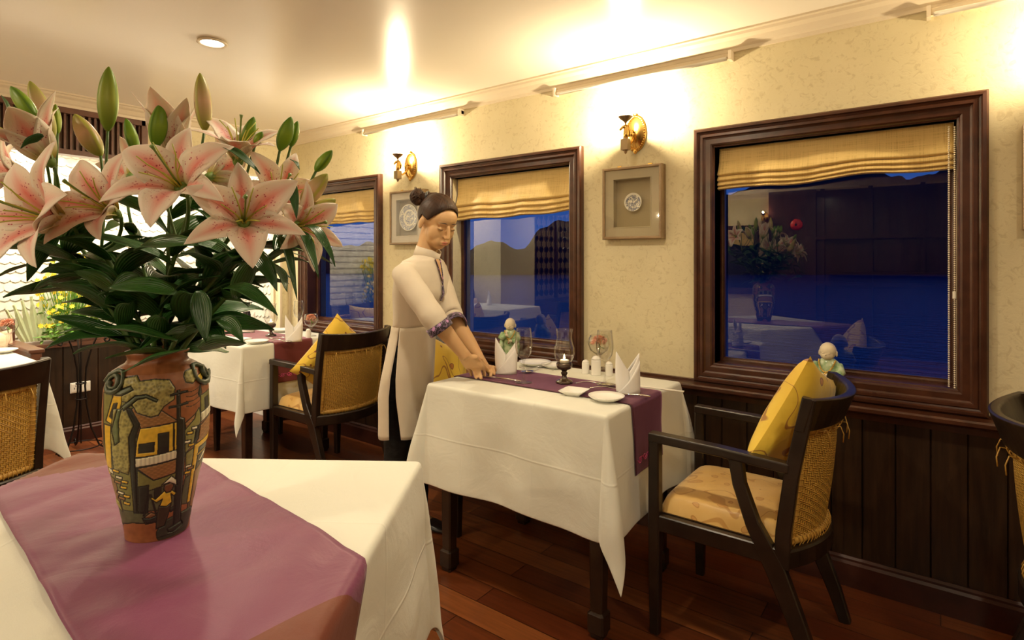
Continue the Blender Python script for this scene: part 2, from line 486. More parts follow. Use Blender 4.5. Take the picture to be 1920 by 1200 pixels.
m = MB(); skirt(m, lambda a, o, z: (a, WY - .008 - o, z), BX, X1); struct('baseboard_right', m, SKIRT)
m = MB(); skirt(m, lambda a, o, z: (-4.72 + o, a, z), .04, 2.44); struct('baseboard_back', m, SKIRT)
m = MB(); skirt(m, lambda a, o, z: (a, Y0 + o, z), BX, X1); struct('baseboard_front', m, SKIRT)
m = MB(); planks(m, lambda a, o, z: (-4.726 + o, a, z), .04, 2.44, .10, .66, .2)
m.bb(AX, -4.726, .04, 2.44, 0, .66)
m.bb(BX, BX + .012, 2.44, WY - .02, 0, .69)
struct('trim_7', m, WAINS)
m = MB(); m.bb(AX, -4.69, .04, 2.44, .66, .685)
struct('trim_8', m, REDW)
# grille under the crown, above the alcove
m = MB()
m.bb(BX - .07, BX + .008, .04, 1.50, 2.10, 2.135); m.bb(BX - .07, BX + .008, .04, 1.50, 1.86, 1.89)
m.bb(BX - .07, BX + .008, 1.48, 1.515, 1.86, 2.135)
k = .06
while k < 1.48:
    m.bb(BX - .05, BX - .012, k, k + .012, 1.88, 2.11); k += .030
struct('trim_9', m, REDW)
m = MB(); m.bb(BX - .095, BX - .08, .04, 1.5, 1.87, 2.135)
struct('trim_10', m, mk_cream('grille_backing', (.60, .50, .38), .6))

# windows
def rectrings(mb, x0, x1, z0, z1, y, prof):
    b = len(mb.v)
    for o, p in prof:
        mb.v += [V((x0 + o, y - p, z0 + o)), V((x1 - o, y - p, z0 + o)), V((x1 - o, y - p, z1 - o)), V((x0 + o, y - p, z1 - o))]
    for i in range(len(prof) - 1):
        for j in range(4):
            k = (j + 1) % 4; mb.f.append((b + i * 4 + j, b + i * 4 + k, b + i * 4 + 4 + k, b + i * 4 + 4 + j)); mb.mi.append(0)
CAS = [(0, 0), (0, .026), (.006, .034), (.016, .036), (.020, .028), (.026, .026), (.030, .030), (.040, .030), (.044, .022), (.050, .018), (.070, .018), (.076, .014), (.080, .006), (.085, .004), (.085, -.075), (.092, -.075), (.098, -.080), (.103, -.080), (.103, -.105)]
for i, (a, b) in enumerate(WINS):
    m = MB(); rectrings(m, a, b, WZ0, WZ1, WY, CAS)
    w = struct('window_%d' % (i + 1), m, FRAMEW)
    m = MB(); m.bb(a + .10, b - .10, WY + .094, WY + .097, WZ0 + .10, WZ1 - .10)
    # single sided pane
    m = MB(); y = WY + .095
    m.add([(a + .10, y, WZ0 + .10), (b - .10, y, WZ0 + .10), (b - .10, y, WZ1 - .10), (a + .10, y, WZ1 - .10)], [(0, 1, 2, 3)])
    m.build('pane', GLASSP, w)

# opposite side of the room, seen in the panes
OPP = mk_wood('opposite_panel_wood', (.030, .008, .006), (.060, .016, .010), (3, 3, .6), .3, 4, .05)
m = MB(); m.bb(-1.95, -1.35, Y0, Y0 + .10, 0, CEIL); m.bb(-1.35, 3.3, Y0, Y0 + .05, 0, CEIL)
for x in (-1.30, -.75, -.2, .35, .9, 1.45, 2.0, 2.6): m.bb(x, x + .05, Y0 + .05, Y0 + .08, 0, CEIL)
m.bb(-1.35, 3.3, Y0 + .05, Y0 + .12, 1.52, 1.56); m.bb(-1.35, 3.3, Y0 + .05, Y0 + .12, .9, .95); m.bb(-1.2, .2, Y0 + .05, Y0 + .35, 1.05, 1.09)
struct('trim_11', m, OPP)
m = MB(); rectrings(m, -3.05, -2.1, .75, 1.75, Y0, [(0, 0), (0, -.035), (.03, -.03), (.085, -.02), (.085, -.003)])
w4 = struct('window_4', m, FRAMEW)
m = MB(); m.bb(-2.965, -2.185, Y0 + .002, Y0 + .006, .83, 1.66)
m.build('pane', plain('night_pane', (.01, .012, .05), .1), w4)
m = MB(); m.bb(-2.98, -2.17, Y0 + .01, Y0 + .05, 1.45, 1.68)
tag(m.build('roman_blind', BLIND, None, bevel=.01), 'roman blind on the window of the opposite wall, seen mirrored in the glass', 'blind')
al = thing('fire_alarm_bell', 'round red fire alarm on the dark panel, seen mirrored in the largest window', 'fire alarm', (-1.59, Y0 + .10, 1.73))
m = MB(); m.lathe([(0, 0), (.075, 0), (.08, .01), (.075, .035), (.03, .05), (0, .052)], 28, M=Matrix.Rotation(-pi / 2, 3, 'X')); m.build('housing', plain('alarm_red', (.65, .03, .02), .35), al, smooth=True)
m = MB(); m.ell((0, .05, 0), (.018, .012, .018), 12); m.build('button', plain('alarm_black', (.02, .02, .02), .3), al, smooth=True)
# lattice screen beyond the column with a lit room behind
m = MB()
m.bb(BX - .05, BX - .02, -1.75, -.65, 0, .70); 
for y in (-1.75, -1.22, -.69): m.bb(BX - .05, BX - .01, y, y + .04, .7, 1.98)
for z in (.70, 1.94): m.bb(BX - .05, BX - .01, -1.75, -.65, z, z + .04)
for k in range(9):
    y = -1.66 + k * .115
    for z in range(9):
        zz = .82 + z * .14
        c = (BX - .035, y, zz)
        m.lathe([(.045, -.006), (.045, .006), (.033, .006), (.033, -.006), (.045, -.006)], 10, c, Matrix.Rotation(pi / 2, 3, 'Y'))
        m.bb(BX - .042, BX - .028, y - .004, y + .004, zz + .035, zz + .105)
        m.bb(BX - .042, BX - .028, y + .035, y + .08, zz - .004, zz + .004)
struct('trim_12', m, OPP)
m = MB(); m.bb(BX - 1.0, BX - .9, -1.9, -.6, 0, CEIL); m.bb(BX - .9, BX - .1, -1.85, -1.75, 0, CEIL)
struct('wall_passage', m, mk_cream('passage_paint', (.45, .33, .2), .6))
lamp('AREA', 'passage_lamp', (BX - .5, -1.2, CEIL - .05), 5, .1, spot=170)

# outside: bay and islands
m = MB(); m.bb(-260, 260, WY + .4, 420, -1.52, -1.5)
WM = Mat('bay_water', (.016, .048, .17), .16, spec=.5); co = WM.coord(scale=(.6, 1.6, 1)); WM.bump(WM.noise(co, 1.3, 5, .6), .5, .2)
m.build('bay_water', WM.m); bpy.data.objects['bay_water']['kind'] = 'stuff'
RID = [(200, 440), (560, 470), (700, 455), (800, 470), (868, 480), (893, 461), (920, 450), (945, 454), (967, 469), (985, 465), (1003, 440), (1036, 414), (1073, 416), (1150, 380), (1250, 352), (1320, 372), (1387, 360), (1431, 347), (1500, 326), (1560, 318), (1640, 322), (1676, 329), (1700, 338), (1723, 329), (1790, 318), (1900, 310), (2100, 300), (2400, 340)]
def ridge(px):
    for (a, ya), (b, yb) in zip(RID, RID[1:]):
        if a <= px <= b: return ya + (yb - ya) * (px - a) / (b - a)
    return 400
HM = Mat('island_forest', (.012, .016, .035), .9, spec=.1)
def island(name, label, p0, p1, D):
    rows = []
    n = int((p1 - p0) / 7)
    for i in range(n + 1):
        px = p0 + (p1 - p0) * i / n; t = (px - CX) / FPX
        e = min(1, min(i, n - i) / 3 + .02)
        h = ((HY - ridge(px)) / FPX * (D + 25) + CH + 1.5 + noise.noise(V((px * .05, 0, 0))) * .9) * e
        base = RV * t + FV
        r = []
        for k, (dd, hh) in enumerate(((0, 0), (4, .22), (10, .55), (17, .82), (25, 1.0), (34, .8), (60, 0))):
            p = base * (D + dd + noise.noise(V((px * .02, k * 3.1, 0))) * 3); r.append(V((p.x, p.y, -1.5 + h * hh)))
        rows.append(r)
    m = MB(); m.loft(rows, False, False)
    o = m.build(name, HM.m, smooth=True); tag(o, label, 'island')
island('island_hill', 'dark hilly island across the bay behind the middle and right windows', 760, 2400, 108)
island('island_hill', 'low dark island across the bay, outside the leftmost window', 200, 800, 118)
# ---------------------------------------------------------------- wall fittings
BULB = plain('halogen_bulb', (1, 1, 1), .5, emit=(1, .85, .6), estr=28)
def sconce(x, label, power, opp=False):
    t = thing('wall_sconce', label, 'wall lamp', (x, Y0 if opp else WY, 1.845), pi if opp else 0, 'brass wall sconces')
    Rb = Matrix.Rotation(pi / 2, 3, 'X')
    m = MB(); m.lathe([(0, .0), (.052, 0), (.055, .004), (.052, .010), (.040, .012), (.036, .018), (0, .024)], 40, M=Rb @ Matrix.Diagonal((1, 1.62, 1)))
    for k in range(40):
        a = 2 * pi * k / 40; m.ell((.048 * cos(a), -.012, .078 * sin(a)), .0042, 6)
    m.ell((0, -.012, -.088), (.010, .008, .012), 8); m.ell((0, -.012, .088), (.012, .008, .008), 8)
    m.build('backplate', BRASS, t, smooth=True)
    m = MB(); m.tube([(0, -.02, -.01), (0, -.045, -.045), (0, -.075, -.065), (0, -.105, -.055), (0, -.115, -.03)], .006, 8)
    m.tube([(0, -.02, .0), (0, -.04, .005), (0, -.055, -.008), (0, -.05, -.022)], .005, 8)
    m.build('arm', BRASS, t, smooth=True)
    m = MB(); m.box((0, -.115, -.072), (.034, .034, .050)); m.lathe([(0, -.116), (.006, -.110), (.009, -.100), (.014, -.097)], 10, (0, -.115, 0))
    m.lathe([(.017, -.048), (.009, -.036), (.008, -.028)], 4, (0, -.115, 0)); m.build('socket_block', BRASSD, t, bevel=.002)
    m = MB()   # small cast figure of a horse head carrying the cup
    m.tube([(0, -.115, -.045), (.002, -.112, -.022), (0, -.108, .0), (0, -.112, .018)], [.011, .014, .012, .008], 10)
    m.tube([(0, -.112, .012), (-.012, -.118, .010), (-.026, -.124, -.004)], [.010, .008, .005], 8)
    m.tube([(.006, -.106, .016), (.014, -.100, -.008), (.012, -.100, -.034)], [.005, .006, .003], 6)
    m.tube([(0, -.110, .016), (-.003, -.112, .032)], [.006, .004], 6); m.build('cast_figure', BRASS, t, smooth=True)
    m = MB(); m.lathe([(.004, .028), (.008, .034), (.022, .044), (.033, .056), (.034, .058), (.031, .058), (.018, .048), (0, .046)], 24, (0, -.115, 0)); m.build('cup', BRASSD, t, smooth=True)
    m = MB(); m.lathe([(.006, .048), (.008, .056), (.007, .066), (0, .070)], 10, (0, -.115, 0)); m.build('bulb', BULB, t, smooth=True)
    l = lamp('POINT', 'sconce_lamp', (x, (Y0 + .115) if opp else (WY - .115), 1.845 + .082), power, .012, (1, .80, .50)); return t
sconce(-2.712, 'brass wall sconce above the framed plate behind the waitress', 30)
sconce(-1.161, 'brass wall sconce above the framed plate right of the middle window', 30)
sconce(.40, 'brass wall sconce over the picture at the right edge, beyond the frame', 18)
sconce(-3.45, 'brass wall sconce left of the window on the opposite wall, behind the photographer', 46, True)
sconce(-2.02, 'brass wall sconce by the dark panels on the opposite wall, behind the photographer', 42, True)

for x0, x1, z, lb in ((-3.16, -2.26, 2.113, 'thin white light batten high on the wall over the brass sconce nearer the waitress'),
                      (-1.607, -.71, 2.113, 'thin white light batten high on the wall over the sconce beside the largest window'),
                      (-.04, .86, 2.118, 'thin white light batten at the top right corner, above the largest window')):
    t = thing('light_batten', lb, 'light fitting', (x0, WY, z), 0, 'white battens under the crown moulding'); w = x1 - x0
    m = MB(); m.bb(0, w, -.026, 0, -.010, .014); m.build('housing', CREAMTRIM, t, bevel=.002)
    m = MB(); m.tube([(.02, -.032, -.012), (w - .02, -.032, -.012)], .009, 10); m.build('tube', plain('tube_white', (.9, .86, .76), .3), t, smooth=True)
    m = MB(); m.bb(0, .012, -.042, 0, -.020, .020); m.build('end_cap', CREAMTRIM, t); m = MB(); m.bb(w - .012, w, -.042, 0, -.020, .020); m.build('end_cap', CREAMTRIM, t)

def mk_plate(name, n_ring, r):
    M = Mat(name, rough=.2, spec=.5); c = M.coord(); v = M.sep(c)
    rr = M.math('DIVIDE', M.math('POWER', M.math('ADD', M.math('MULTIPLY', v[0], v[0]), M.math('MULTIPLY', v[2], v[2])), .5), r)
    ns = M.noise(c, 55 if n_ring else 50, 3, .6, 1.5)
    line = M.ramp(M.math('ABSOLUTE', M.math('SUBTRACT', ns, .5)), [(.03, (1, 1, 1)), (.06, (0, 0, 0))])
    blob = M.ramp(ns, [(.55, (0, 0, 0)), (.60, (1, 1, 1))])
    pat = M.mix(1.0, line, blob, 'ADD')
    if n_ring:
        rg = M.ramp(rr, [(0, (1, 1, 1)), (.50, (1, 1, 1)), (.52, (0, 0, 0)), (.62, (0, 0, 0)), (.64, (1, 1, 1)), (.92, (1, 1, 1)), (.95, (0, 0, 0))])
    else:
        rg = M.ramp(rr, [(0, (1, 1, 1)), (.85, (1, 1, 1)), (.9, (0, 0, 0))])
    f = M.mix(1.0, pat, rg, 'MULTIPLY')
    M.color(M.mix(f, (.80, .78, .68), (.10, .12, .20) if not n_ring else (.16, .19, .32))); return M.m
def framed_plate(x, w, label, rp, matc, backc, ring, dz=0):
    z0, z1 = 1.340, 1.684; h = z1 - z0; zc = (z0 + z1) / 2; D = .05
    t = thing('framed_plate', label, 'framed plate', (x, WY, zc), 0, 'framed porcelain plates on the window wall')
    m = MB(); rectrings(m, -w / 2, w / 2, -h / 2, h / 2, 0, [(0, 0), (0, D - .003), (.003, D), (.010, D), (.013, D - .003), (.013, .03)])
    m.build('frame', mk_wood('picture_frame_wood', (.22, .14, .07), (.34, .23, .12), (3, 3, 3), .35, 4, .05), t)
    m = MB(); rectrings(m, -w / 2 + .011, w / 2 - .011, -h / 2 + .011, h / 2 - .011, 0, [(0, D - .010), (.042, D - .010), (.043, D - .008), (.046, D - .008), (.047, D - .010), (.048, .006)])
    m.build('mount', plain('mount_board', matc, .7), t)
    m = MB(); m.bb(-w / 2 + .05, w / 2 - .05, -.008, -.002, -h / 2 + .05, h / 2 - .05); m.build('backing', mk_cloth('backing_cloth', backc, False), t)
    M2 = Matrix.Rotation(pi / 2, 3, 'X')
    m = MB(); m.lathe([(0, .006), (rp * .45, .006), (rp * .6, .009), (rp * .95, .018), (rp, .019), (rp, .016), (rp * .6, .002), (0, .0)], 40, (0, -.008, dz), M2)
    m.build('plate', mk_plate('porcelain_plate', ring, rp), t, smooth=True)
    m = MB(); y = -(D - .005); a, b = w / 2 - .012, h / 2 - .012
    m.add([(-a, y, -b), (a, y, -b), (a, y, b), (-a, y, b)], [(0, 1, 2, 3)]); m.build('glass', mk_thinglass('picture_glass', (.98, .98, .97), 1.3), t)
    m = MB()
    for s in (-.26, .26): m.bb(s * w - .010, s * w + .010, -.010, -.004, h / 2, h / 2 + .012)
    m.build('hanger', BRASS, t)
framed_plate(-1.166, .302, 'small blue and white plate in a tan box frame left of the largest window', .044, (.42, .36, .24), (.30, .24, .14), False, .004)
framed_plate(-2.712, .310, 'large blue and white plate in a grey matted box frame behind the waitress\'s head', .085, (.52, .47, .38), (.24, .20, .14), True)
framed_plate(.375, .32, 'framed plate cut off by the right edge of the photo', .06, (.42, .36, .24), (.30, .24, .14), False)

def blind(x0, x1, z0, z1, label, seed):
    t = thing('roman_blind', label, 'blind', ((x0 + x1) / 2, WY + .035, z1), 0, 'yellow roman blinds in the windows'); w = x1 - x0; H = z1 - z0
    prof = [(0, 0), (.001, .12), (.001, .35), (-.006, .52), (-.016, .64), (-.006, .675), (.004, .665), (-.010, .70), (-.018, .78), (-.006, .815), (.0, .80), (-.012, .84), (-.018, .90), (-.004, .92), (-.012, .95), (-.016, .985), (0, 1.0), (.012, .97)]
    def fn(u, v):
        k = v * (len(prof) - 1); i = min(int(k), len(prof) - 2); f = k - i
        y = prof[i][0] * (1 - f) + prof[i + 1][0] * f; z = prof[i][1] * (1 - f) + prof[i + 1][1] * f
        wv = noise.noise(V((u * 5 + seed, z * 1.2, seed))) * .022 * min(1, z * 2) + noise.noise(V((u * 14, z * 3, seed))) * .006 * z
        sag = noise.noise(V((u * 3.1 + seed * 2, 0, 1))) * .016 * z + .012 * z * (4 * (u - .5) ** 2) * (1 if u < .5 else -.6)
        return ((u - .5) * (w - .004 + .004 * z), y * 1.25 + wv, -z * H - sag)
    m = sheet(70, 68, fn); m.build('fabric', BLIND, t, smooth=True, solid=.002)
    m = MB(); m.bb(-w / 2, w / 2, .006, .03, -.012, .006); m.build('headrail', CREAMTRIM, t)
    return t
for (a, b), zb, lb, sd in zip(WINS, (1.507, 1.49, 1.560), ('yellow roman blind in the leftmost window, partly behind the lilies', 'yellow roman blind in the middle window beside the waitress\'s face', 'wide yellow roman blind with a bead chain in the largest window'), (1.3, 5.1, 9.7)):
    bl = blind(a + .092, b - .092, zb, WZ1 - .088, lb, sd)
x = WINS[2][1] - .099 - bl.location.x
m = MB()
def chainpt(k): # hanging loop of beads
    s = k * .0075; H = 1.0
    zt = -.02; zl = -(bl.location.z - .775)
    L = zt - zl
    if s < L - .015: return V((x - .008, -.03, zt - s))
    if s < L + .015: 
        a = (s - (L - .015)) / .03 * pi
        return V((x - .008 * cos(a), -.03, zl + .015 - sin(a) * .015))
    return V((x + .008, -.03, zl + .015 + (s - L - .015)))
k = 0
while True:
    p = chainpt(k)
    if k > 30 and p.z > -.02: break
    m.ell(p, .0032, 6); k += 1
m.build('bead_chain', plain('bead_white', (.82, .74, .58), .4), bl, smooth=True)
m = MB(); m.tube([(x + .008, -.03, -.60), (x + .008, -.03, -.625)], .006, 8); m.build('chain_joiner', WHITEP, bl)

# ceiling downlight in view, and those mirrored in the glass
for i, (x, y, p) in enumerate(DOWNLIGHTS):
    lb = 'round recessed downlight in the ceiling above the lilies' if i == 0 else ('recessed ceiling downlight behind the photographer, mirrored in a pane' if i > 2 else ('recessed ceiling downlight nearly over the waitress, beyond the frame' if i == 1 else 'recessed ceiling downlight toward the right end, beyond the frame'))
    t = thing('ceiling_downlight', lb, 'ceiling light', (x, y, CEIL), 0, 'recessed downlights')
    m = MB(); m.lathe([(.052, 0), (.060, -.003), (.062, -.008), (.056, -.011), (.048, -.009), (.046, 0)], 28); m.build('trim_ring', CREAMTRIM, t, smooth=True)
    m = MB(); m.lathe([(0, -.004), (.047, -.004), (.047, -.006), (0, -.006)], 24); m.build('diffuser', plain('downlight_glow', (1, 1, 1), .5, emit=(1, .9, .7), estr=9), t)

# socket on the alcove wainscot
t = thing('wall_socket', 'white double socket on the dark wainscot behind the wrought iron stand', 'socket', (-4.72, 1.335, .37))
p = atz(157, 717, .37)
m = MB(); m.bb(0, .010, -.058, .058, -.035, .035); m.build('plate', WHITEP, t, bevel=.003)
m = MB(); m.bb(.010, .012, -.050, -.005, -.026, .026); m.bb(.010, .012, .005, .050, -.026, .026); m.build('switch', WHITEP, t, bevel=.001)
m = MB()
for yy in (-.035, -.020, -.0275): m.bb(.0118, .0128, yy - .002, yy + .002, -.010 if yy != -.0275 else .008, .002 if yy != -.0275 else .016)
m.build('pin_hole', plain('socket_black', (.02, .02, .02), .5), t)

# ---------------------------------------------------------------- tables and cloths
def drapefn(hx, hy, top, r=.011, flare=.05, corner=.24, wave=.012, t=0.0, seed=0):
    def fn(x, y):
        cx = max(-hx, min(hx, x)); cy = max(-hy, min(hy, y)); dx, dy = x - cx, y - cy; e = sqrt(dx * dx + dy * dy)
        if e < 1e-9: return V((x, y, top + t))
        ux, uy = dx / e, dy / e
        k = 2 * abs(ux * uy)
        per = (cx - cy) * 9 + seed
        if e < r * pi / 2:
            a = e / r; out, dn = r * sin(a), r * (1 - cos(a))
        else:
            q = e - r * pi / 2; fl = flare + corner * k ** 1.5
            out = r + fl * q; dn = r + q * sqrt(1 - fl * fl) * (1 - .08 * k)
            out += wave * sin(per) * min(1, q / .25) + wave * .5 * sin(per * 2.3 + 1) * min(1, q / .3)
            out += .006 * noise.noise(V((x * 7, y * 7, seed))) * min(1, q / .1)
        out += t
        return V((cx + ux * out, cy + uy * out, top + t * (1 if dn < r else 0) + t * max(0, 1 - dn / r) * 0 - dn))
    return fn
def table(cx, cy, hx, hy, label, rz=0):
    t = thing('dining_table', label, 'table', (cx, cy, 0), rz)
    m = MB(); m.bb(-hx + .006, hx - .006, -hy + .006, hy - .006, .725, .747); m.build('tabletop', TABLEW, t, bevel=.004)
    m = MB()
    m.bb(-hx + .05, hx - .05, -hy + .045, -hy + .065, .65, .725); m.bb(-hx + .05, hx - .05, hy - .065, hy - .045, .65, .725)
    m.bb(-hx + .045, -hx + .065, -hy + .05, hy - .05, .65, .725); m.bb(hx - .065, hx - .045, -hy + .05, hy - .05, .65, .725); m.build('apron', TABLEW, t)
    for a in (-1, 1):
        for b in (-1, 1):
            m = MB(); x, y = a * (hx - .048), b * (hy - .048)
            m.bar([(x, y, .725), (x, y, .20), (x, y, .085), (x, y, .080)], [.050, .048, .044, .044], [.050, .048, .044, .044])
            m.bar([(x, y, .085), (x, y, .078), (x, y, .020), (x, y, .012), (x, y, 0)], [.044, .060, .060, .050, .044], [.044, .060, .060, .050, .044])
            m.build('leg', TABLEW, t)
    return t
def cloth(cx, cy, hx, hy, over, label, rz=0, seed=0, n=(76, 64), corner=.17, over2=None, **k):
    fn = drapefn(hx, hy, .7478, seed=seed, corner=corner, **k); o2 = over2 or over
    def axis(h, ov, k):
        inner = [h * (2 * i / k - 1) for i in range(1, k)]
        out = [h + e for e in (-.010, 0, .004, .009, .015, .022, .034, .05)] + [h + .05 + (ov - .05) * i / 16 for i in range(1, 17)]
        a = [q for q in inner if abs(q) < h - .014]
        return [-q for q in reversed(out)] + a + out
    ax_, ay_ = axis(hx, over, 26), axis(hy, o2, 22)
    m = sheet(len(ax_) - 1, len(ay_) - 1, lambda u, v: fn(ax_[round(u * (len(ax_) - 1))], ay_[round(v * (len(ay_) - 1))]))
    o = m.build('tablecloth', CLOTH, None, smooth=True, solid=.0016, offset=1, sub=1)
    o.location = (cx, cy, 0); o.rotation_euler = (0, 0, rz); tag(o, label, 'tablecloth', 'white tablecloths'); return o
T1 = (-1.24, 1.93); T2 = (-3.55, 1.965); TL = (-3.83, .51)
table(*T1, .385, .303, 'dark wooden dining table under the cloth in front of the waitress')
cloth(*T1, .391, .309, .395, 'white tablecloth with a deep drop on the middle table the waitress is setting', seed=2.1)
table(*T2, .385, .303, 'dark wooden dining table under the cloth beside the leftmost window')
cloth(*T2, .391, .309, .385, 'white tablecloth on the far table beside the leftmost window', seed=4.4, flare=.02, wave=.006)
table(*TL, .385, .303, 'dark wooden dining table at the far left, under a white cloth')
cloth(*TL, .391, .309, .42, 'white tablecloth on the far left table, partly behind a rattan chair', seed=6.4)
# foreground table, turned to face the photographer
FC = RV * -.676 + FV * .98; FRZ = YAW - math.radians(2.5); FH = .425
table(FC.x, FC.y, FH - .006, FH - .006, 'large square table in the foreground carrying the vase of lilies', FRZ)
cloth(FC.x, FC.y, FH, FH, .42, 'white tablecloth on the foreground table under the vase', FRZ, 1.0, (90, 90), .09, flare=.03)

def scroll(mb, fn, cx, w, amp):
    """embroidered running scroll on a hanging end; fn(along, down) -> point"""
    n = 5
    for i in range(n):
        c = cx - w / 2 + (i + .5) * w / n; s = 1 if i % 2 else -1
        pts = [fn(c + (.4 * w / n) * (1 - k / 16) * cos(k * .62) * s, amp * (1 - k / 16) * sin(k * .62)) for k in range(15)]
        mb.tube(pts, .0013, 5)
    mb.tube([fn(cx - w / 2 + w * k / 30, amp * .5 * sin(k * .9)) for k in range(31)], .0012, 5)
def runner(tc, hx, hy, c, half, length, mats, label, seed, emb=True):
    fn = drapefn(hx + .0035, hy + .0035, .7495, t=.0022, seed=seed, wave=.010, corner=.2)
    m = sheet(120, 18, lambda u, v: fn((u * 2 - 1) * length, c + (v * 2 - 1) * half) + V((0, 0, .0006)))
    o = m.build('table_runner', mats, None, smooth=True, solid=.0012, offset=1); o.location = (tc[0], tc[1], 0)
    tag(o, label, 'table runner')
    if emb:
        m = MB()
        for sgn in (-1, 1):
            scroll(m, lambda a, d: fn(sgn * (length - .045 + d), a) + V((sgn * .003, 0, 0)), c, half * 1.7, .014)
        m.build('embroidery', plain('magenta_thread', (.62, .08, .25), .5), o)
    return o
RUNM = Mat('plum_runner', (.060, .012, .026), .6, sheen=.35, spec=.3); RUNM.b.inputs['Sheen Tint'].default_value = (.9, .45, .75, 1)
RUNM.bump(RUNM.noise(RUNM.coord(), 6, 3, .5, .6), .4, .01)
RUN2 = Mat('plum_runner_lit', (.125, .018, .016), .6, sheen=.5, spec=.3); RUN2.b.inputs['Sheen Tint'].default_value = (.95, .6, .8, 1)  # same plum cloth as the middle table's; warm light put into the colour
RUN2.bump(RUN2.noise(RUN2.coord(), 6, 3, .5, .6), .4, .01)
runner(T1, .391, .309, -.025, .128, .391 + .245, RUNM.m, 'dark plum table runner with embroidered ends on the middle table', 2.1)
runner(T2, .391, .309, .0, .128, .391 + .245, RUN2.m, 'plum table runner tinted russet by painted-in warm light, with embroidered ends on the far window table', 4.4)
# foreground runner: purple satin middle with brown ends, lying diagonally
fn = drapefn(FH + .004, FH + .004, .7495, t=.0024, seed=1.0, wave=.0, corner=.09, flare=.03)
Mi = Matrix.Rotation(-FRZ, 3, 'Z')
def fr(u, v):
    al = -1.35 + 2.7 * u
    ac = (v - .5) * .362
    base = V((-.674, 1.067)) + V((.755, -.656)) * al + V((.656, .755)) * (ac + .006 * noise.noise(V((al * 3, v, 4))))
    w = RV * base.x + FV * base.y - V((FC.x, FC.y, 0)); q = Mi @ w
    p = fn(q.x, q.y)
    if p.z > .747:
        d = .755 * 0
        wr = abs(noise.noise(V((al * 6.5 + ac * 3.5, ac * 1.2, 7)))) * .010 + .0045 * max(0, noise.noise(V((al * 11 - ac * 4, ac * 3, 3))))
        p.z += wr
    return p
m = sheet(260, 30, fr)
for i, f in enumerate(m.f):
    u = m.uv[f[0]][0]; v = m.uv[f[0]][1]; al = -1.35 + 2.7 * u
    m.mi[i] = 0 if -.405 + (v - .5) * .11 < al < .470 else 1
o = m.build('table_runner', [PURPLE, BROWNR], None, smooth=True, solid=.0014, offset=1)
o.location = (FC.x, FC.y, 0); o.rotation_euler = (0, 0, FRZ)
tag(o, 'purple satin runner with brown ends laid diagonally under the vase of lilies', 'table runner')

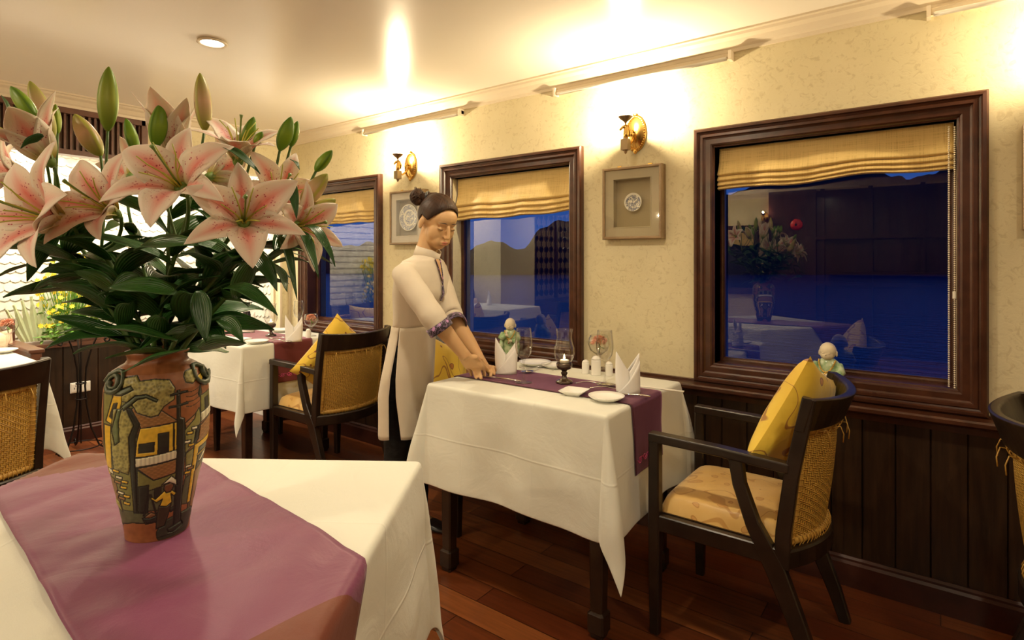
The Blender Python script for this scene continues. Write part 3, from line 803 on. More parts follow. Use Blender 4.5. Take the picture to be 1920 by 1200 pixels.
# ---------------------------------------------------------------- chairs
def chair(label, x, y, rz, group='dark wooden armchairs with woven rattan backs'):
    t = thing('dining_armchair', label, 'armchair', (x, y, 0), rz, group); H = .222
    for s in (-1, 1):
        m = MB(); m.bar([(s * H, .205, .655), (s * H, .205, .36), (s * (H), .205, .16), (s * H, .205, 0)], [.036, .038, .036, .028], [.036, .038, .036, .030]); m.build('leg', BLACKW, t)
        m = MB(); m.bar([(s * H, -.055, .632), (s * H, -.066, .56), (s * H, -.105, .45), (s * H, -.165, .34), (s * H, -.215, .22), (s * H, -.262, .10), (s * H, -.295, 0)],
                        [.032] * 7, [.040, .038, .042, .058, .050, .042, .034]); m.build('leg', BLACKW, t)
        m = MB(); m.bar([(s * H, -.185, .345), (s * H, -.190, .45), (s * (H + .004), -.212, .62), (s * (H + .008), -.258, .848)], [.030, .030, .028, .026], [.044, .042, .040, .036]); m.build('back_post', BLACKW, t)
        m = MB(); m.bar([(s * H, .222, .652), (s * H, .0, .648), (s * (H + .003), -.205, .638)], [.042, .040, .034], [.030, .030, .030]); m.build('armrest', BLACKW, t, bevel=.002)
    m = MB(); m.bar([(-H, .205, .372), (H, .205, .372)], [.05, .05], [.03, .03], side=(0, 0, 1))
    for s in (-1, 1): m.bar([(s * H, .205, .372), (s * H, -.19, .372)], [.052, .052], [.03, .03], side=(0, 0, 1))
    m.build('seat_frame', BLACKW, t)
    n = 14; m = MB()
    def arc(u, bow): return bow * (1 - (2 * u - 1) ** 2)
    m.bar([(-H + 2 * H * i / n, -.185 - arc(i / n, .075), .372) for i in range(n + 1)], [.056] * (n + 1), [.05] * (n + 1), side=(0, 0, 1)); m.build('back_rail', BLACKW, t)
    m = MB(); W_ = H + .022
    rings = []
    for i in range(n + 1):
        u = i / n; xx = -W_ + 2 * W_ * u; b = arc(u, .072)
        z0, z1 = .752, .838 + .012 * abs(2 * u - 1) ** 2
        yb, yt = -.232 - b, -.255 - b * 1.08
        rings.append([V((xx, yb + .013, z0)), V((xx, yt + .013, z1 - .004)), V((xx, yt + .008, z1)), V((xx, yt - .010, z1)), V((xx, yt - .015, z1 - .004)), V((xx, yb - .013, z0))])
    m.loft(rings, True, True); m.build('crest_rail', BLACKW, t, bevel=.002)
    # woven back
    def wf(u, v):
        z = .405 + v * .345; b = arc(u, .068); y = -.190 - .036 * v - b - .006 * sin(pi * v)
        return ((u - .5) * (2 * H - .036), y, z)
    m = sheet(22, 16, wf); m.build('woven_back', WEAVE, t, smooth=True, solid=.007)
    m = MB()
    def P(u, v): return V(wf(u, v))
    def roll(pts, r):
        k = len(pts); m.tube(pts, [r * (1 + .05 * sin(i * 2.1)) for i in range(k)], 8)
    roll([P(0.02, v / 30) for v in range(31)], .0125); roll([P(.98, v / 30) for v in range(31)], .0125)
    roll([P(u / 30, .02) for u in range(31)], .0125); roll([P(u / 30, .97) for u in range(31)], .0115)
    rd = random.Random(int(abs(x * 100)))
    for k in range(26):
        u = .03 + .94 * k / 25; c = P(u, .02); a = 1.15 + .2 * rd.random()
        m.tube([c + V((0, .0145 * cos(q), .0145 * sin(q))) * a for q in [i * pi / 4 for i in range(9)]], .0016, 4)
        if k % 2 == 0: 
            c = P(u, .97); m.tube([c + V((0, .0135 * cos(q), .0135 * sin(q))) * a for q in [i * pi / 4 for i in range(9)]], .0016, 4)
    for v in range(18):
        for u in (.02, .98):
            c = P(u, .06 + .88 * v / 17); m.tube([c + V((.0142 * cos(q), .0142 * sin(q), 0)) for q in [i * pi / 4 for i in range(9)]], .0012, 4)
    for k in range(5):
        c = P(.12 + .76 * k / 4 + .04 * rd.random(), .96) + V((0, -.012, 0)); d = rd.uniform(-.02, .02)
        m.tube([c, c + V((d, -.018, .004)), c + V((d * 1.6, -.026, -.020)), c + V((d * 1.8, -.024, -.045))], .0018, 5)
    m.build('cane_binding', RATTAN, t, smooth=True)
    # seat cushion
    def top(u, v):
        a, b = 2 * u - 1, 2 * v - 1; e = (1 - a ** 8) * (1 - b ** 8)
        return (a * (H + .0) * .93, .0 + b * .20, .402 + .058 * max(e, 0) ** .35 + .012 * (1 - a * a) * (1 - b * b))
    m = sheet(26, 26, top); k0 = len(m.v)
    m2 = sheet(26, 26, lambda u, v: (top(u, v)[0] * .99, top(u, v)[1] * .99, .398)); m2.f = [tuple(reversed(f)) for f in m2.f]
    m.uv += m2.uv; m.add(m2.v, m2.f)
    m.build('seat', SEATM, t, smooth=True)
    return t
C1 = chair('dark armchair with woven rattan back at the right end of the middle table', -.555, 2.025, pi / 2)
C2 = chair('dark armchair with woven rattan back seen from behind at the far window table', -2.895, 2.035, pi / 2 + .03)
C3 = chair('dark armchair tucked in behind the waitress, against the window wall', -1.93, 2.13, -pi / 2 - .05)
C4 = chair('dark armchair at the far end of the leftmost window table, mostly hidden by lilies', -3.98, 2.03, -pi / 2)
CL = chair('dark armchair with woven rattan back cut off by the left edge of the photo', -3.10, .45, pi / 2 + .06)
CR = chair('dark armchair whose curved crest rail just enters at the right edge of the photo', .45, 2.02, -pi / 2)

def pillow_mesh(S=.42, T=.062, seed=0):
    n = 24; m = MB()
    def pt(a, b, s):
        pin = 1 - .075 * (1 - abs(a) ** 2.2) * abs(b) ** 3 ; pin2 = 1 - .075 * (1 - abs(b) ** 2.2) * abs(a) ** 3
        th = T * (max(0, 1 - abs(a) ** 2.6) * max(0, 1 - abs(b) ** 2.6)) ** .44
        th *= 1 + .10 * noise.noise(V((a * 2, b * 2, s * 3 + seed)))
        return V((a * S / 2 * pin2, s * th, b * S / 2 * pin))
    for s in (-1, 1):
        k = len(m.v)
        for j in range(n + 1):
            for i in range(n + 1): m.v.append(pt(2 * i / n - 1, 2 * j / n - 1, s))
        for j in range(n):
            for i in range(n):
                a = k + j * (n + 1) + i; f = (a, a + 1, a + n + 2, a + n + 1); m.f.append(f if s > 0 else tuple(reversed(f))); m.mi.append(0)
    return m
def pillow(label, loc, right, upv, mat=None, S=.42, T=.066, seed=0, group='yellow throw pillows'):
    m = pillow_mesh(S, T, seed); o = m.build('throw_pillow', mat or PILLOW, None, smooth=True)
    r = V(right).normalized(); u = V(upv); u = (u - r * u.dot(r)).normalized(); n = u.cross(r)
    o.matrix_world = Matrix.Translation(V(loc)) @ Matrix((r, n, u)).transposed().to_4x4()
    tag(o, label, 'pillow', group)
    sm = MB(); S2 = S / 2
    return o
# C1: near edge runs from the low front corner to the high top corner
u_ = V((-(.305) + .47, 0, 0))
pillow('yellow floral pillow leaning on the back of the armchair nearest the right', (-.380, 2.025, .728), (0.02, .33, -.125), (.150, .11, .307), seed=1, S=.37, T=.060)
pillow('yellow floral pillow with one corner poking above the armchair at the far window table', (-2.80, 2.03, .66), (0, .30, -.24), (-.0 + .09, .25, .29) , seed=2, S=.40)
pillow('yellow floral pillow on the armchair behind the waitress', (-2.05, 2.14, .62), (0, .34, -.16), (-.10, .14, .32), seed=3, S=.40)
pillow('yellow floral pillow on the far armchair, glimpsed through the lily leaves', (-4.11, 1.93, .63), (0, .33, .04), (-.09, -.04, .33), seed=4, S=.40)
# ---------------------------------------------------------------- things on the tables
ZC, ZR = .7497, .7538      # top of cloth, top of runner
def napkin(loc, rz, label, s=1.0):
    """upright folded napkin with two pointed peaks and a diagonal front fold"""
    n = 40
    def top(a):  # a angle; peaks at the two sides, notches front and back
        c = cos(a); side = max(0, c) if c > 0 else -c
        pk = .158 if c < 0 else .148
        return .082 + (pk - .082) * side ** 1.15
    def fn(u, v):
        a = 2 * pi * u - pi / 2; h = top(a) * v
        k = v; rx = .044 + .004 * sin(pi * v) - .010 * v * (abs(cos(a)) ** 3) * 0; ry = .026 * (1 - .55 * v)
        return (rx * cos(a) * (1 + .06 * v), ry * sin(a) * (1 - .25 * abs(cos(a)) ** 6 * v), h)
    m = sheet(n, 10, fn)
    t = m.build('folded_napkin', CLOTHP, None, smooth=True, solid=.002)
    m = MB()  # diagonal overlapping flap on the front
    def fl(u, v):
        x = -.046 + .092 * u; zt = .008 + .112 * u ** 1.1; z = zt * v
        y = -sqrt(max(0, 1 - (x / .0475) ** 2)) * .028 * (1 - .45 * z / .15) - .0025
        return (x, y, z)
    m = sheet(18, 6, fl); m.build('front_fold', CLOTHP, t, smooth=True, solid=.0025)
    t.location = loc; t.rotation_euler = (0, 0, rz); t.scale = (s, s, s)
    return tag(t, label, 'napkin', 'white folded napkins')
def wine_glass(loc, label, s=1.0, rw=1.0, name='wine_glass', group='stemmed wine glasses'):
    m = MB()
    out = [(.034, 0), (.034, .0015), (.018, .004), (.0055, .009), (.0038, .018), (.0036, .075), (.006, .088), (.018, .098), (.029, .115), (.034, .140), (.0335, .165), (.0295, .200), (.0285, .212)]
    inn = [(.0277, .212), (.0287, .200), (.0327, .165), (.0332, .140), (.0282, .116), (.017, .100), (.004, .093), (0, .092)]
    m.lathe([(0, 0)] + [(r * rw if z > .09 else r, z) for r, z in out] + [(r * rw, z) for r, z in inn], 32)
    o = m.build(name, TGLASS, None, smooth=True); o.location = loc; o.scale = (s, s, s)
    return tag(o, label, 'glass', group)
FLAME = plain('candle_flame', (1, .7, .3), .5, emit=(1, .62, .25), estr=30)
def hurricane(loc, label, s=1.0, lit=True):
    t = thing('candle_lamp', label, 'candle lamp', loc, 0, 'glass chimney candle lamps'); t.scale = (s, s, s)
    m = MB(); m.lathe([(0, 0), (.033, 0), (.035, .004), (.031, .010), (.022, .013), (.012, .020), (.009, .030), (.012, .036), (.014, .040), (.009, .046), (.013, .052), (.027, .058), (.031, .066), (.032, .078), (.029, .080), (.026, .074), (0, .074)], 28)
    m.build('base', mk_thinglass('brown_glass', (.16, .09, .045)) if False else plain('brown_glass_base', (.045, .024, .012), .12, spec=.8), t, smooth=True)
    m = MB(); a = [(.025, .078), (.036, .098), (.041, .118), (.040, .138), (.033, .162), (.0295, .180), (.032, .202), (.0345, .213)]
    m.lathe(a + [(r - .0009, z) for r, z in reversed(a)], 32); m.build('chimney', TGLASS, t, smooth=True)
    m = MB(); m.lathe([(0, .074), (.017, .074), (.018, .090), (.016, .092), (0, .091)], 18); m.build('candle', plain('candle_wax', (.85, .78, .62), .5, sss=.3), t, smooth=True)
    if lit:
        m = MB(); m.lathe([(.001, .093), (.004, .098), (.0028, .106), (0, .113)], 10); m.build('flame', FLAME, t, smooth=True)
        lamp('POINT', 'candle_light', V(loc) + V((0, 0, .104 * s)), .35, .006, (1, .6, .25))
    return t
def shaker(loc, label, r, h, cat='shaker', group='white porcelain condiment set'):
    t = thing('shaker', label, cat, loc, 0, group)
    m = MB(); m.lathe([(0, 0), (r, 0), (r * 1.02, h * .04), (r * .98, h * .10), (r * .98, h * .72), (r * .88, h * .82), (0, h * .82)], 24); m.build('body', PORC, t, smooth=True)
    m = MB(); m.lathe([(r * .94, h * .80), (r * .84, h * .86), (r * .5, h * .97), (0, h)], 24); m.build('cap', PORC, t, smooth=True); return t
def saucer(loc, label, r=.063, name='bread_plate', group='small white plates'):
    m = MB(); m.lathe([(0, 0), (r * .55, 0), (r * .58, .003), (r * .85, .010), (r, .0175), (r, .0195), (r * .84, .0125), (r * .5, .0055), (0, .005)], 40)
    o = m.build(name, PORC, None, smooth=True); o.location = loc; return tag(o, label, 'plate', group)
def square_dish(loc, rz, label, s=.045):
    m = MB(); pr = [(0, 0), (.62, 0), (.66, .10), (1.0, .36), (1.02, .42), (.96, .42), (.60, .14), (0, .12)]
    rings = []
    for r, z in pr:
        ring = []
        for k in range(24):
            a = 2 * pi * k / 24; c, q = cos(a), sin(a); e = 1 / max(abs(c), abs(q)) ; e = min(e, 1.36)
            ring.append(V((c * e * r * s + 1e-5 * c, q * e * r * s, z * s)))
        rings.append(ring)
    m.loft(rings, True, True); o = m.build('square_dish', PORC, None, smooth=True); o.location = loc; o.rotation_euler = (0, 0, rz); return tag(o, label, 'dish')
def spoon(loc, rz, label, L=.19, kind='spoon', bank=0, s=1):
    m = MB(); n = 10
    m.tube([(0, -L * .55 * (1 - i / n) + L * .0 + (-.0 if 1 else 0), .004 + .010 * sin(pi * i / n * .9) ) for i in range(n + 1)], [(.0016, .0045 - .0025 * sin(pi * min(1, i / n * 1.3)) ) for i in range(n + 1)], 8, up=(0, 0, 1))
    if kind == 'spoon':
        def bowl(u, v):
            a = 2 * pi * u; r = v; w = .0195 * (1 - .12 * sin(a)); return (w * cos(a) * r, .028 + .030 * sin(a) * r, .004 + .007 * r * r - .002)
        q = sheet(20, 5, bowl); k = len(m.v); m.add(q.v, q.f)
    elif kind == 'fork':
        m.bar([(0, 0, .005), (0, .012, .004), (0, .030, .003)], [.004, .018, .020], [.0018] * 3)
        for x in (-.0085, -.0028, .0028, .0085): m.bar([(x, .028, .003), (x, .05, .004), (x, .070, .009)], [.0030, .0028, .0015], [.0018] * 3)
    else:
        m.bar([(0, -L * .1, .004), (0, L * .15, .004), (0, L * .40, .0035), (0, L * .45, .003)], [.009, .016, .017, .004], [.003, .0016, .0012, .001])
    o = m.build(kind, METAL, None, smooth=True, solid=.0012 if kind == 'spoon' else 0); o.location = loc; o.rotation_euler = (bank, 0, rz)
    o.scale = (s, s, s); return tag(o, label, 'cutlery')
def knife(loc, rz, label, L=.20):
    m = MB(); m.tube([(0, -L * .5, .005), (0, -L * .3, .006), (0, -.0, .005)], [(.003, .005), (.0035, .0055), (.0028, .0042)], 8, up=(0, 0, 1))
    m.bar([(0, 0, .005), (0, L * .1, .005), (0, L * .38, .005), (0, L * .46, .005)], [.007, .017, .017, .003], [.0022, .0012, .0012, .001], side=(1, 0, 0))
    o = m.build('table_knife', METAL, None, smooth=True); o.location = loc; o.rotation_euler = (0, 0, rz); return tag(o, label, 'cutlery')
PETALP = Mat('carnation_pink', (.80, .34, .22), .7); PETALP.color(PETALP.ramp(PETALP.noise(PETALP.coord(), 60, 2), [(.35, (.70, .24, .14)), (.65, (.86, .50, .36))]))
def flower_glass(loc, label, s=1.0):
    t = thing('flower_glass', label, 'flower glass', loc, 0, 'goblets with a pink bloom'); t.scale = (s, s, s)
    m = MB(); a = [(.030, 0), (.030, .002), (.006, .008), (.005, .045), (.012, .053), (.032, .068), (.040, .090), (.037, .112), (.031, .124)]
    m.lathe([(0, 0)] + a + [(r - .001, z) for r, z in reversed(a[4:])] + [(0, .055)], 28); m.build('goblet', TGLASS, t, smooth=True)
    m = MB(); rd = random.Random(5)
    for k in range(60):
        th = rd.uniform(0, 2 * pi); ph = rd.uniform(-.2, 1.4); r = .024 * rd.uniform(.6, 1.05)
        c = V((r * cos(th) * cos(ph), r * sin(th) * cos(ph), .096 + r * .7 * sin(ph))); nrm = (c - V((0, 0, .088))).normalized(); a = nrm.orthogonal().normalized(); b = nrm.cross(a)
        m.add([c - a * .008, c + b * .003 + nrm * .003, c + a * .008, c + nrm * .010 + a * .006, c + nrm * .012 - b * .003, c + nrm * .010 - a * .006], [(0, 1, 4, 5), (1, 2, 3, 4)])
    m.build('bloom', PETALP.m, t, smooth=False)
    m = MB(); m.tube([(0, 0, .094), (.004, 0, .078), (.0, .003, .058)], .002, 6); m.tube([(0, 0, .085), (.012, .004, .078), (.022, .002, .074)], [(.001, .004), (.001, .006), (.001, .001)], 6); m.build('stem', plain('stem_green', (.10, .22, .04), .5), t, smooth=True)
    return t

A = lambda px, py, z=ZC: atz(px, py, z)
face = YAW + .1
# middle table
napkin(A(949, 700, ZR), face - .15, 'white folded napkin on the middle table beside the waitress\'s hands', .97)
napkin(A(1177, 737, ZR), face + .15, 'white folded napkin on the middle table nearest the empty armchair', .97)
wine_glass(A(982, 717, ZR), 'wine glass on the middle table just right of the left napkin', 1.02)
wine_glass(A(1134, 720, ZR), 'wine glass on the middle table between the salt shakers and the right napkin', 1.0)
hurricane(A(1058, 718, ZR), 'lit candle lamp with a glass chimney and brown foot on the middle table')
shaker(A(1098, 700), 'small white shaker, leftmost of three on the middle table', .0165, .060)
shaker(A(1117.5, 703), 'tall domed white toothpick holder between two shakers on the middle table', .021, .083, 'toothpick holder')
shaker(A(1142, 704), 'small white shaker, rightmost of three on the middle table', .0165, .060)
flower_glass(A(1123, 691), 'stemmed goblet with a pink bloom behind the wine glass on the middle table', 1.22)
saucer(A(1137, 751), 'round white bread plate at the front corner of the middle table')
saucer(A(1003, 685), 'round white plate behind the wine glass on the window side of the middle table', .075)
saucer(A(1040, 690), 'low white plate behind the candle lamp on the middle table', .062)
square_dish(A(1077, 740), .12, 'small square white sauce dish on the front edge of the middle table')
knife(A(1166, 741, ZR + .002), pi / 2 + .30, 'steel butter knife across the runner by the right napkin')
spoon(A(1106, 731, ZR), pi / 2 + .5, 'steel fork crossing the spoon in front of the right wine glass', .19, 'fork')
spoon(A(1128, 724, ZR), -1.25, 'steel spoon lying behind the sauce dish on the middle table', .19, 'spoon')
knife(A(930, 710, ZR + .002), pi / 2 + .02, 'steel knife under the waitress\'s fingers on the edge of the runner', .24)
spoon(A(1000, 699, ZR), 2.6, 'steel spoon lying on the runner left of the candle lamp', .17, 'spoon')
spoon(A(1003, 692, ZR), 2.2, 'steel fork on the runner behind the left wine glass', .17, 'fork')
m = MB(); m.tube([(-.0, -.12, .004), (0, .10, .003)], [.0028, .0018], 6); m.tube([(.008, -.12, .004), (.006, .10, .003)], [.0028, .0018], 6)
o = m.build('chopsticks', plain('ivory_plastic', (.82, .78, .68), .35), None, smooth=True); o.location = A(1222, 729, ZR); o.rotation_euler = (0, 0, pi / 2 + .05)
tag(o, 'pair of ivory chopsticks on the runner right of the right napkin', 'chopsticks')
# far window table
napkin(A(551, 640, ZR), face + .2, 'white folded napkin on the far window table, nearest the armchair', 1.0)
napkin(A(465, 623, ZR), face, 'white folded napkin on the far window table, nearest the lilies', .95)
hurricane(A(508, 630, ZR), 'candle lamp with a glass chimney on the far window table', .98)
wine_glass(A(560, 621, ZR), 'wine glass behind the right napkin on the far window table', .98)
wine_glass(A(447, 613, ZC), 'wine glass at the far end of the far window table, behind a napkin', .98)
flower_glass(A(583, 630), 'goblet with a pink bloom on the far window table by the armchair', 1.15)
shaker(A(578, 634), 'small white shaker on the far window table, at the foot of the goblet', .016, .060)
saucer(A(482, 644), 'round white bread plate on the front edge of the far window table', .066)
square_dish(A(452, 640), .1, 'small square white dish beside the bread plate on the far window table')
saucer(A(528, 622), 'round white plate on the window side of the far window table', .075)
spoon(A(522, 636, ZR), pi / 2 + .4, 'steel fork on the runner of the far window table', .18, 'fork')
spoon(A(533, 642, ZR), -1.3, 'steel spoon on the runner of the far window table', .17, 'spoon')
# far left table
flower_glass(A(14, 648), 'goblet with a pink bloom on the far left table, cut by the photo edge', 1.25)
saucer(A(2, 662), 'round white plate on the far left table at the photo edge', .07)
napkin(V((-3.95, .42, ZC)), face, 'white folded napkin on the far left table, beyond the photo edge', 1.0)

# ---------------------------------------------------------------- monk figurines on the sill
ROBE = Mat('celadon_glaze', (.34, .50, .28), .22, spec=.6); ROBE.color(ROBE.ramp(ROBE.noise(ROBE.coord(), 40, 3), [(.35, (.20, .36, .16)), (.6, (.50, .60, .38))]))
SKINC = plain('ceramic_skin', (.80, .70, .50), .3, spec=.5); GOLDB = plain('gold_bead', (.65, .42, .10), .3, .6); REDB = plain('red_bead', (.35, .03, .02), .3)
def monk(x, y, rz, label, up):
    t = thing('monk_figurine', label, 'figurine', (x, y, .7125), rz, 'little ceramic monks on the window sill'); t.scale = (1.07, 1.07, 1.07)
    m = MB(); n = 28; rings = []
    for z, rx, ry in ((0, .040, .030), (.006, .044, .033), (.03, .043, .031), (.06, .041, .029), (.09, .042, .028), (.115, .041, .027), (.130, .034, .024), (.140, .022, .018), (.146, .012, .012)):
        rings.append([V((rx * cos(a) * (1 + .05 * sin(5 * a) * (1 - z / .15)), ry * sin(a) * (1 + .07 * sin(7 * a) * (1 - z / .15)), z)) for a in [2 * pi * k / n for k in range(n)]])
    m.loft(rings, True, True)
    for s in (-1, 1):
        e = V((s * .014, -.036, .088 + (.030 if up and s < 0 else 0)))
        m.tube([(s * .034, -.004, .122), (s * .043, -.018, .098), (s * .032, -.032, .080 if not (up and s < 0) else .100), e], [.014, .017, .015, .010], 10)
        m.tube([(s * .040, -.018, .092), (s * .042, -.022, .055), (s * .038, -.018, .018)], [.010, .013, .008], 8)
    m.build('robe', ROBE.m, t, smooth=True)
    m = MB(); m.ell((0, -.004, .168), (.0275, .029, .031), 20); m.ell((0, -.012, .156), (.023, .022, .020), 16)
    for s in (-1, 1): m.ell((s * .0275, -.002, .160), (.004, .006, .011), 8)
    m.ell((0, -.0335, .158), (.0035, .004, .0035), 8); m.ell((-.009, -.031, .163), (.006, .003, .0016), 8); m.ell((.009, -.031, .163), (.006, .003, .0016), 8)
    m.build('head', SKINC, t, smooth=True)
    m = MB()
    for s in (-1, 1):
        b = V((s * .010, -.045, .087 + (.030 if up and s < 0 else 0))); m.ell(b, (.009, .007, .008), 10)
        if up and s < 0: m.tube([b, b + V((-.002, .002, .022))], [.006, .004], 8)
        for k in range(4): m.tube([b + V((-s * .002 * k, -.004, .003 - .0025 * k)), b + V((-s * (.008 + .001 * k), -.006, .002 - .003 * k))], .0022, 6)
    m.build('hand', SKINC, t, smooth=True)
    m = MB()
    for k in range(25):
        a = pi * k / 24; m.ell((.0265 * cos(a), -.014 - .022 * sin(a), .136 - .040 * sin(a) ** 1.5), .0032, 8)
    m.ell((0, -.040, .090), (.006, .005, .006), 8); m.build('bead_necklace', GOLDB, t, smooth=True)
    m = MB(); m.tube([(0, -.030, .1535), (.004, -.0295, .1535)], .0012, 5); m.build('mouth', REDB, t)
    m = MB(); m.ell((0, -.042, .078), (.005, .005, .006), 8); m.build('pendant', REDB, t, smooth=True); return t
monk(-1.877, 2.476, YAW - .2, 'little green robed monk figurine on the sill behind the left napkin', True)
monk(-.345, 2.476, YAW - .75, 'little green robed monk figurine on the sill behind the rightmost yellow pillow', False)

# ---------------------------------------------------------------- wrought iron stand, ledge flowers, bench
b0 = at(152, 840, 3.70); t = thing('plant_stand', 'slender black wrought iron stand with curled tops before the alcove', 'iron stand', (b0.x, b0.y, 0))
rng = [(0, 1), (2 * pi / 3, 1), (4 * pi / 3, 1)]
for k in range(3):
    a = 2 * pi * k / 3 + YAW + .35; u = V((cos(a), sin(a), 0)); pts = []
    for r, z in ((.13, .012), (.10, .03), (.055, .15), (.030, .30), (.022, .42), (.028, .54), (.055, .66), (.085, .735), (.115, .765), (.145, .76), (.160, .735), (.155, .712), (.138, .705), (.128, .718), (.134, .732), (.143, .728)):
        pts.append(u * r + V((0, 0, z)))
    f = []
    for i in range(len(pts) - 1):
        for q in range(4): f.append(pts[i].lerp(pts[i + 1], q / 4))
    f.append(pts[-1]); m = MB(); m.tube(f, .0055, 6); m.build('leg', IRON, t, smooth=True)
    m = MB(); c = u * .145 + V((0, 0, .030)); m.tube([c + u * (.024 * (1 - q / 26) * cos(q * .42)) + V((0, 0, .024 * (1 - q / 26) * sin(q * .42))) for q in range(22)], .0045, 6); m.build('foot_scroll', IRON, t, smooth=True)
for r, z in ((.030, .34), (.026, .44), (.115, .035)):
    m = MB(); m.tube([(r * cos(q * pi / 12), r * sin(q * pi / 12), z) for q in range(25)], .004, 6, caps=False); m.build('ring', IRON, t, smooth=True)
m = MB(); m.tube([(0, 0, .05), (0, 0, .78)], .004, 6); m.build('centre_rod', IRON, t)

YEL = plain('yellow_petal', (.80, .62, .03), .6); GRN = Mat('arrangement_green', (.16, .40, .06), .5, sss=.1); GRN.color(GRN.ramp(GRN.noise(GRN.coord(), 30, 2), [(.3, (.06, .22, .03)), (.7, (.30, .52, .10))])); GRN = GRN.m
LG = 0.687
def ledge(px, dz=0): # point on the alcove ledge under a pixel column
    t_ = (px - CX) / FPX; X = -4.79; d = X / (t_ * RV.x + FV.x); return RV * (t_ * d) + FV * d + V((0, 0, LG + dz))
c = ledge(128)
t = thing('flower_arrangement', 'spray of small yellow daisies and green foliage on the alcove ledge', 'flower arrangement', c)
rd = random.Random(3)
m = MB(); heads = []
for k in range(150):
    y = rd.uniform(-.17, .20); z = rd.uniform(.20, .66) - abs(y - .02) * .9; x = rd.uniform(-.05, .10); p = V((x, y, max(.12, z))); heads.append(p)
    m.tube([(0, y * .15, .01), (x * .5, y * .6, p.z * .55), p], .0018, 4)
m.build('stem', GRN, t)
m = MB()
for p in heads:
    nrm = V((1, rd.uniform(-.6, .4), rd.uniform(-.2, .8))).normalized(); a = nrm.orthogonal().normalized(); b = nrm.cross(a)
    for q in range(7):
        g = 2 * pi * q / 7; d = a * cos(g) + b * sin(g); e = nrm.cross(d); m.add([p, p + d * .010 + e * .0055, p + d * .019 + nrm * .002, p + d * .010 - e * .0055], [(0, 1, 2, 3)])
m.build('daisy_heads', YEL, t)['kind'] = 'stuff'
m = MB(); 
for k in range(320):
    p = V((rd.uniform(-.04, .11), rd.uniform(-.15, .13), .02 + rd.random() ** 1.4 * .22)); d = V((rd.uniform(-.3, 1), rd.uniform(-1, 1), rd.uniform(-.3, .8))).normalized(); e = d.orthogonal().normalized() * .011
    m.add([p, p + d * .018 + e, p + d * .042, p + d * .018 - e], [(0, 1, 2, 3)])
m.build('foliage', GRN, t)
c = ledge(84); t = thing('pleated_palm_fan', 'pale green pleated palm fan standing on the alcove ledge', 'palm fan', c)
m = MB()
for k in range(9):
    a = -.42 + k * .095; d = V((0, sin(a), cos(a))); w = V((0, cos(a), -sin(a)))
    L = .30 - .02 * abs(k - 3); rings = []
    for s in range(8):
        f = s / 7; p = V((.02 + .012 * k / 9, -.02 + .022 * k - .09, .02)) + d * L * f + V((.03 * f * f, 0, 0)); h = .008 + .012 * sin(pi * min(1, f * 1.05 + .1)) ** .8
        rings.append([p - w * h, p + V((.009, 0, 0)), p + w * h, p - V((.004, 0, 0))])
    m.loft(rings, True, True)
m.build('pleat', Mat('pale_palm', (.60, .68, .42), .5, sss=.1).m, t, smooth=False)
c = ledge(112); t = thing('split_palm_leaf', 'broad green palm leaf lying along the front of the alcove ledge', 'leaf', c + V((.02, 0, .03)))
m = MB()
for k in range(13):
    a = -.9 + 1.8 * k / 12; L = .17 + .05 * cos(a); m.tube([(.05, 0, .01), (.05 + .02, sin(a) * L * .5, .022), (.04, sin(a) * L, .004 + .02 * cos(a))], [(.001, .004), (.001, .010), (.001, .002)], 6, up=(1, 0, .4))
m.build('leaflet', GRN, t)
c = ledge(196); m = MB(); t = thing('pink_orchid', 'single pale pink bloom on the ledge behind the vase leaves', 'flower', c)
for q in range(5):
    g = 2 * pi * q / 5; d = V((0, cos(g), sin(g))); e = V((.2, -sin(g), cos(g))); p = V((.06, 0, .06)); m.add([p, p + d * .025 + e * .018, p + d * .05 + V((.006, 0, 0)), p + d * .025 - e * .018], [(0, 1, 2, 3)])
m.build('petals', plain('orchid_pink', (.85, .62, .55), .5), t); m = MB(); m.tube([(.02, 0, 0), (.06, 0, .06)], .003, 5); m.build('stem', GRN, t)
c = ledge(165); m = MB()
for i in range(4): m.bb(-.02 + i * .016, -.010 + i * .016, -.10, .09, .0, .012)
m.bb(-.03, .05, -.105, -.095, -.001, .016); m.bb(-.03, .05, .085, .095, -.001, .016)
o = m.build('slatted_tray', REDW, None); o.location = c + V((.045, 0, .0)); tag(o, 'small slatted wooden tray on the alcove ledge behind the iron stand', 'tray')

# wooden bench behind the far left table, with cushions seen mirrored in the glass
t = thing('wooden_bench', 'reddish wooden bench with a boxed arm behind the far left table', 'bench', (-4.05, .45, 0))
m = MB(); m.bb(-.42, .12, .44, .49, 0, .735); m.build('side_panel', REDW, t, bevel=.004)
m = MB(); m.bb(-.42, .13, .43, .50, .735, .755); m.build('armrest', REDW, t, bevel=.004)
m = MB(); m.bb(-.50, -.42, -.39, .49, 0, .885); m.build('backrest', REDW, t, bevel=.004)
m = MB(); m.bb(-.42, .10, -.39, .44, .30, .36); m.build('seat', REDW, t, bevel=.004)
m = MB(); m.bb(-.41, .09, -.38, .43, .36, .44); m.build('seat_cushion', SEATM, t, bevel=.02)
m = MB(); m.bb(-.36, .06, -.37, .40, 0, .30); m.build('base', REDW, t)
for i, y in enumerate((.77, .52, .28)):
    pillow(['pale floral cushion at the window end of the bench, seen mirrored in the middle pane', 'pale floral cushion in the middle of the bench row, mirrored in the middle pane', 'pale floral cushion at the far end of the bench, outside the photo'][i], (-4.36, y, .66), (0, 1, .12 * (-1) ** i), (-.25, 0, 1), PILLOW2, .32, .062, i, 'pale floral cushions on the bench')
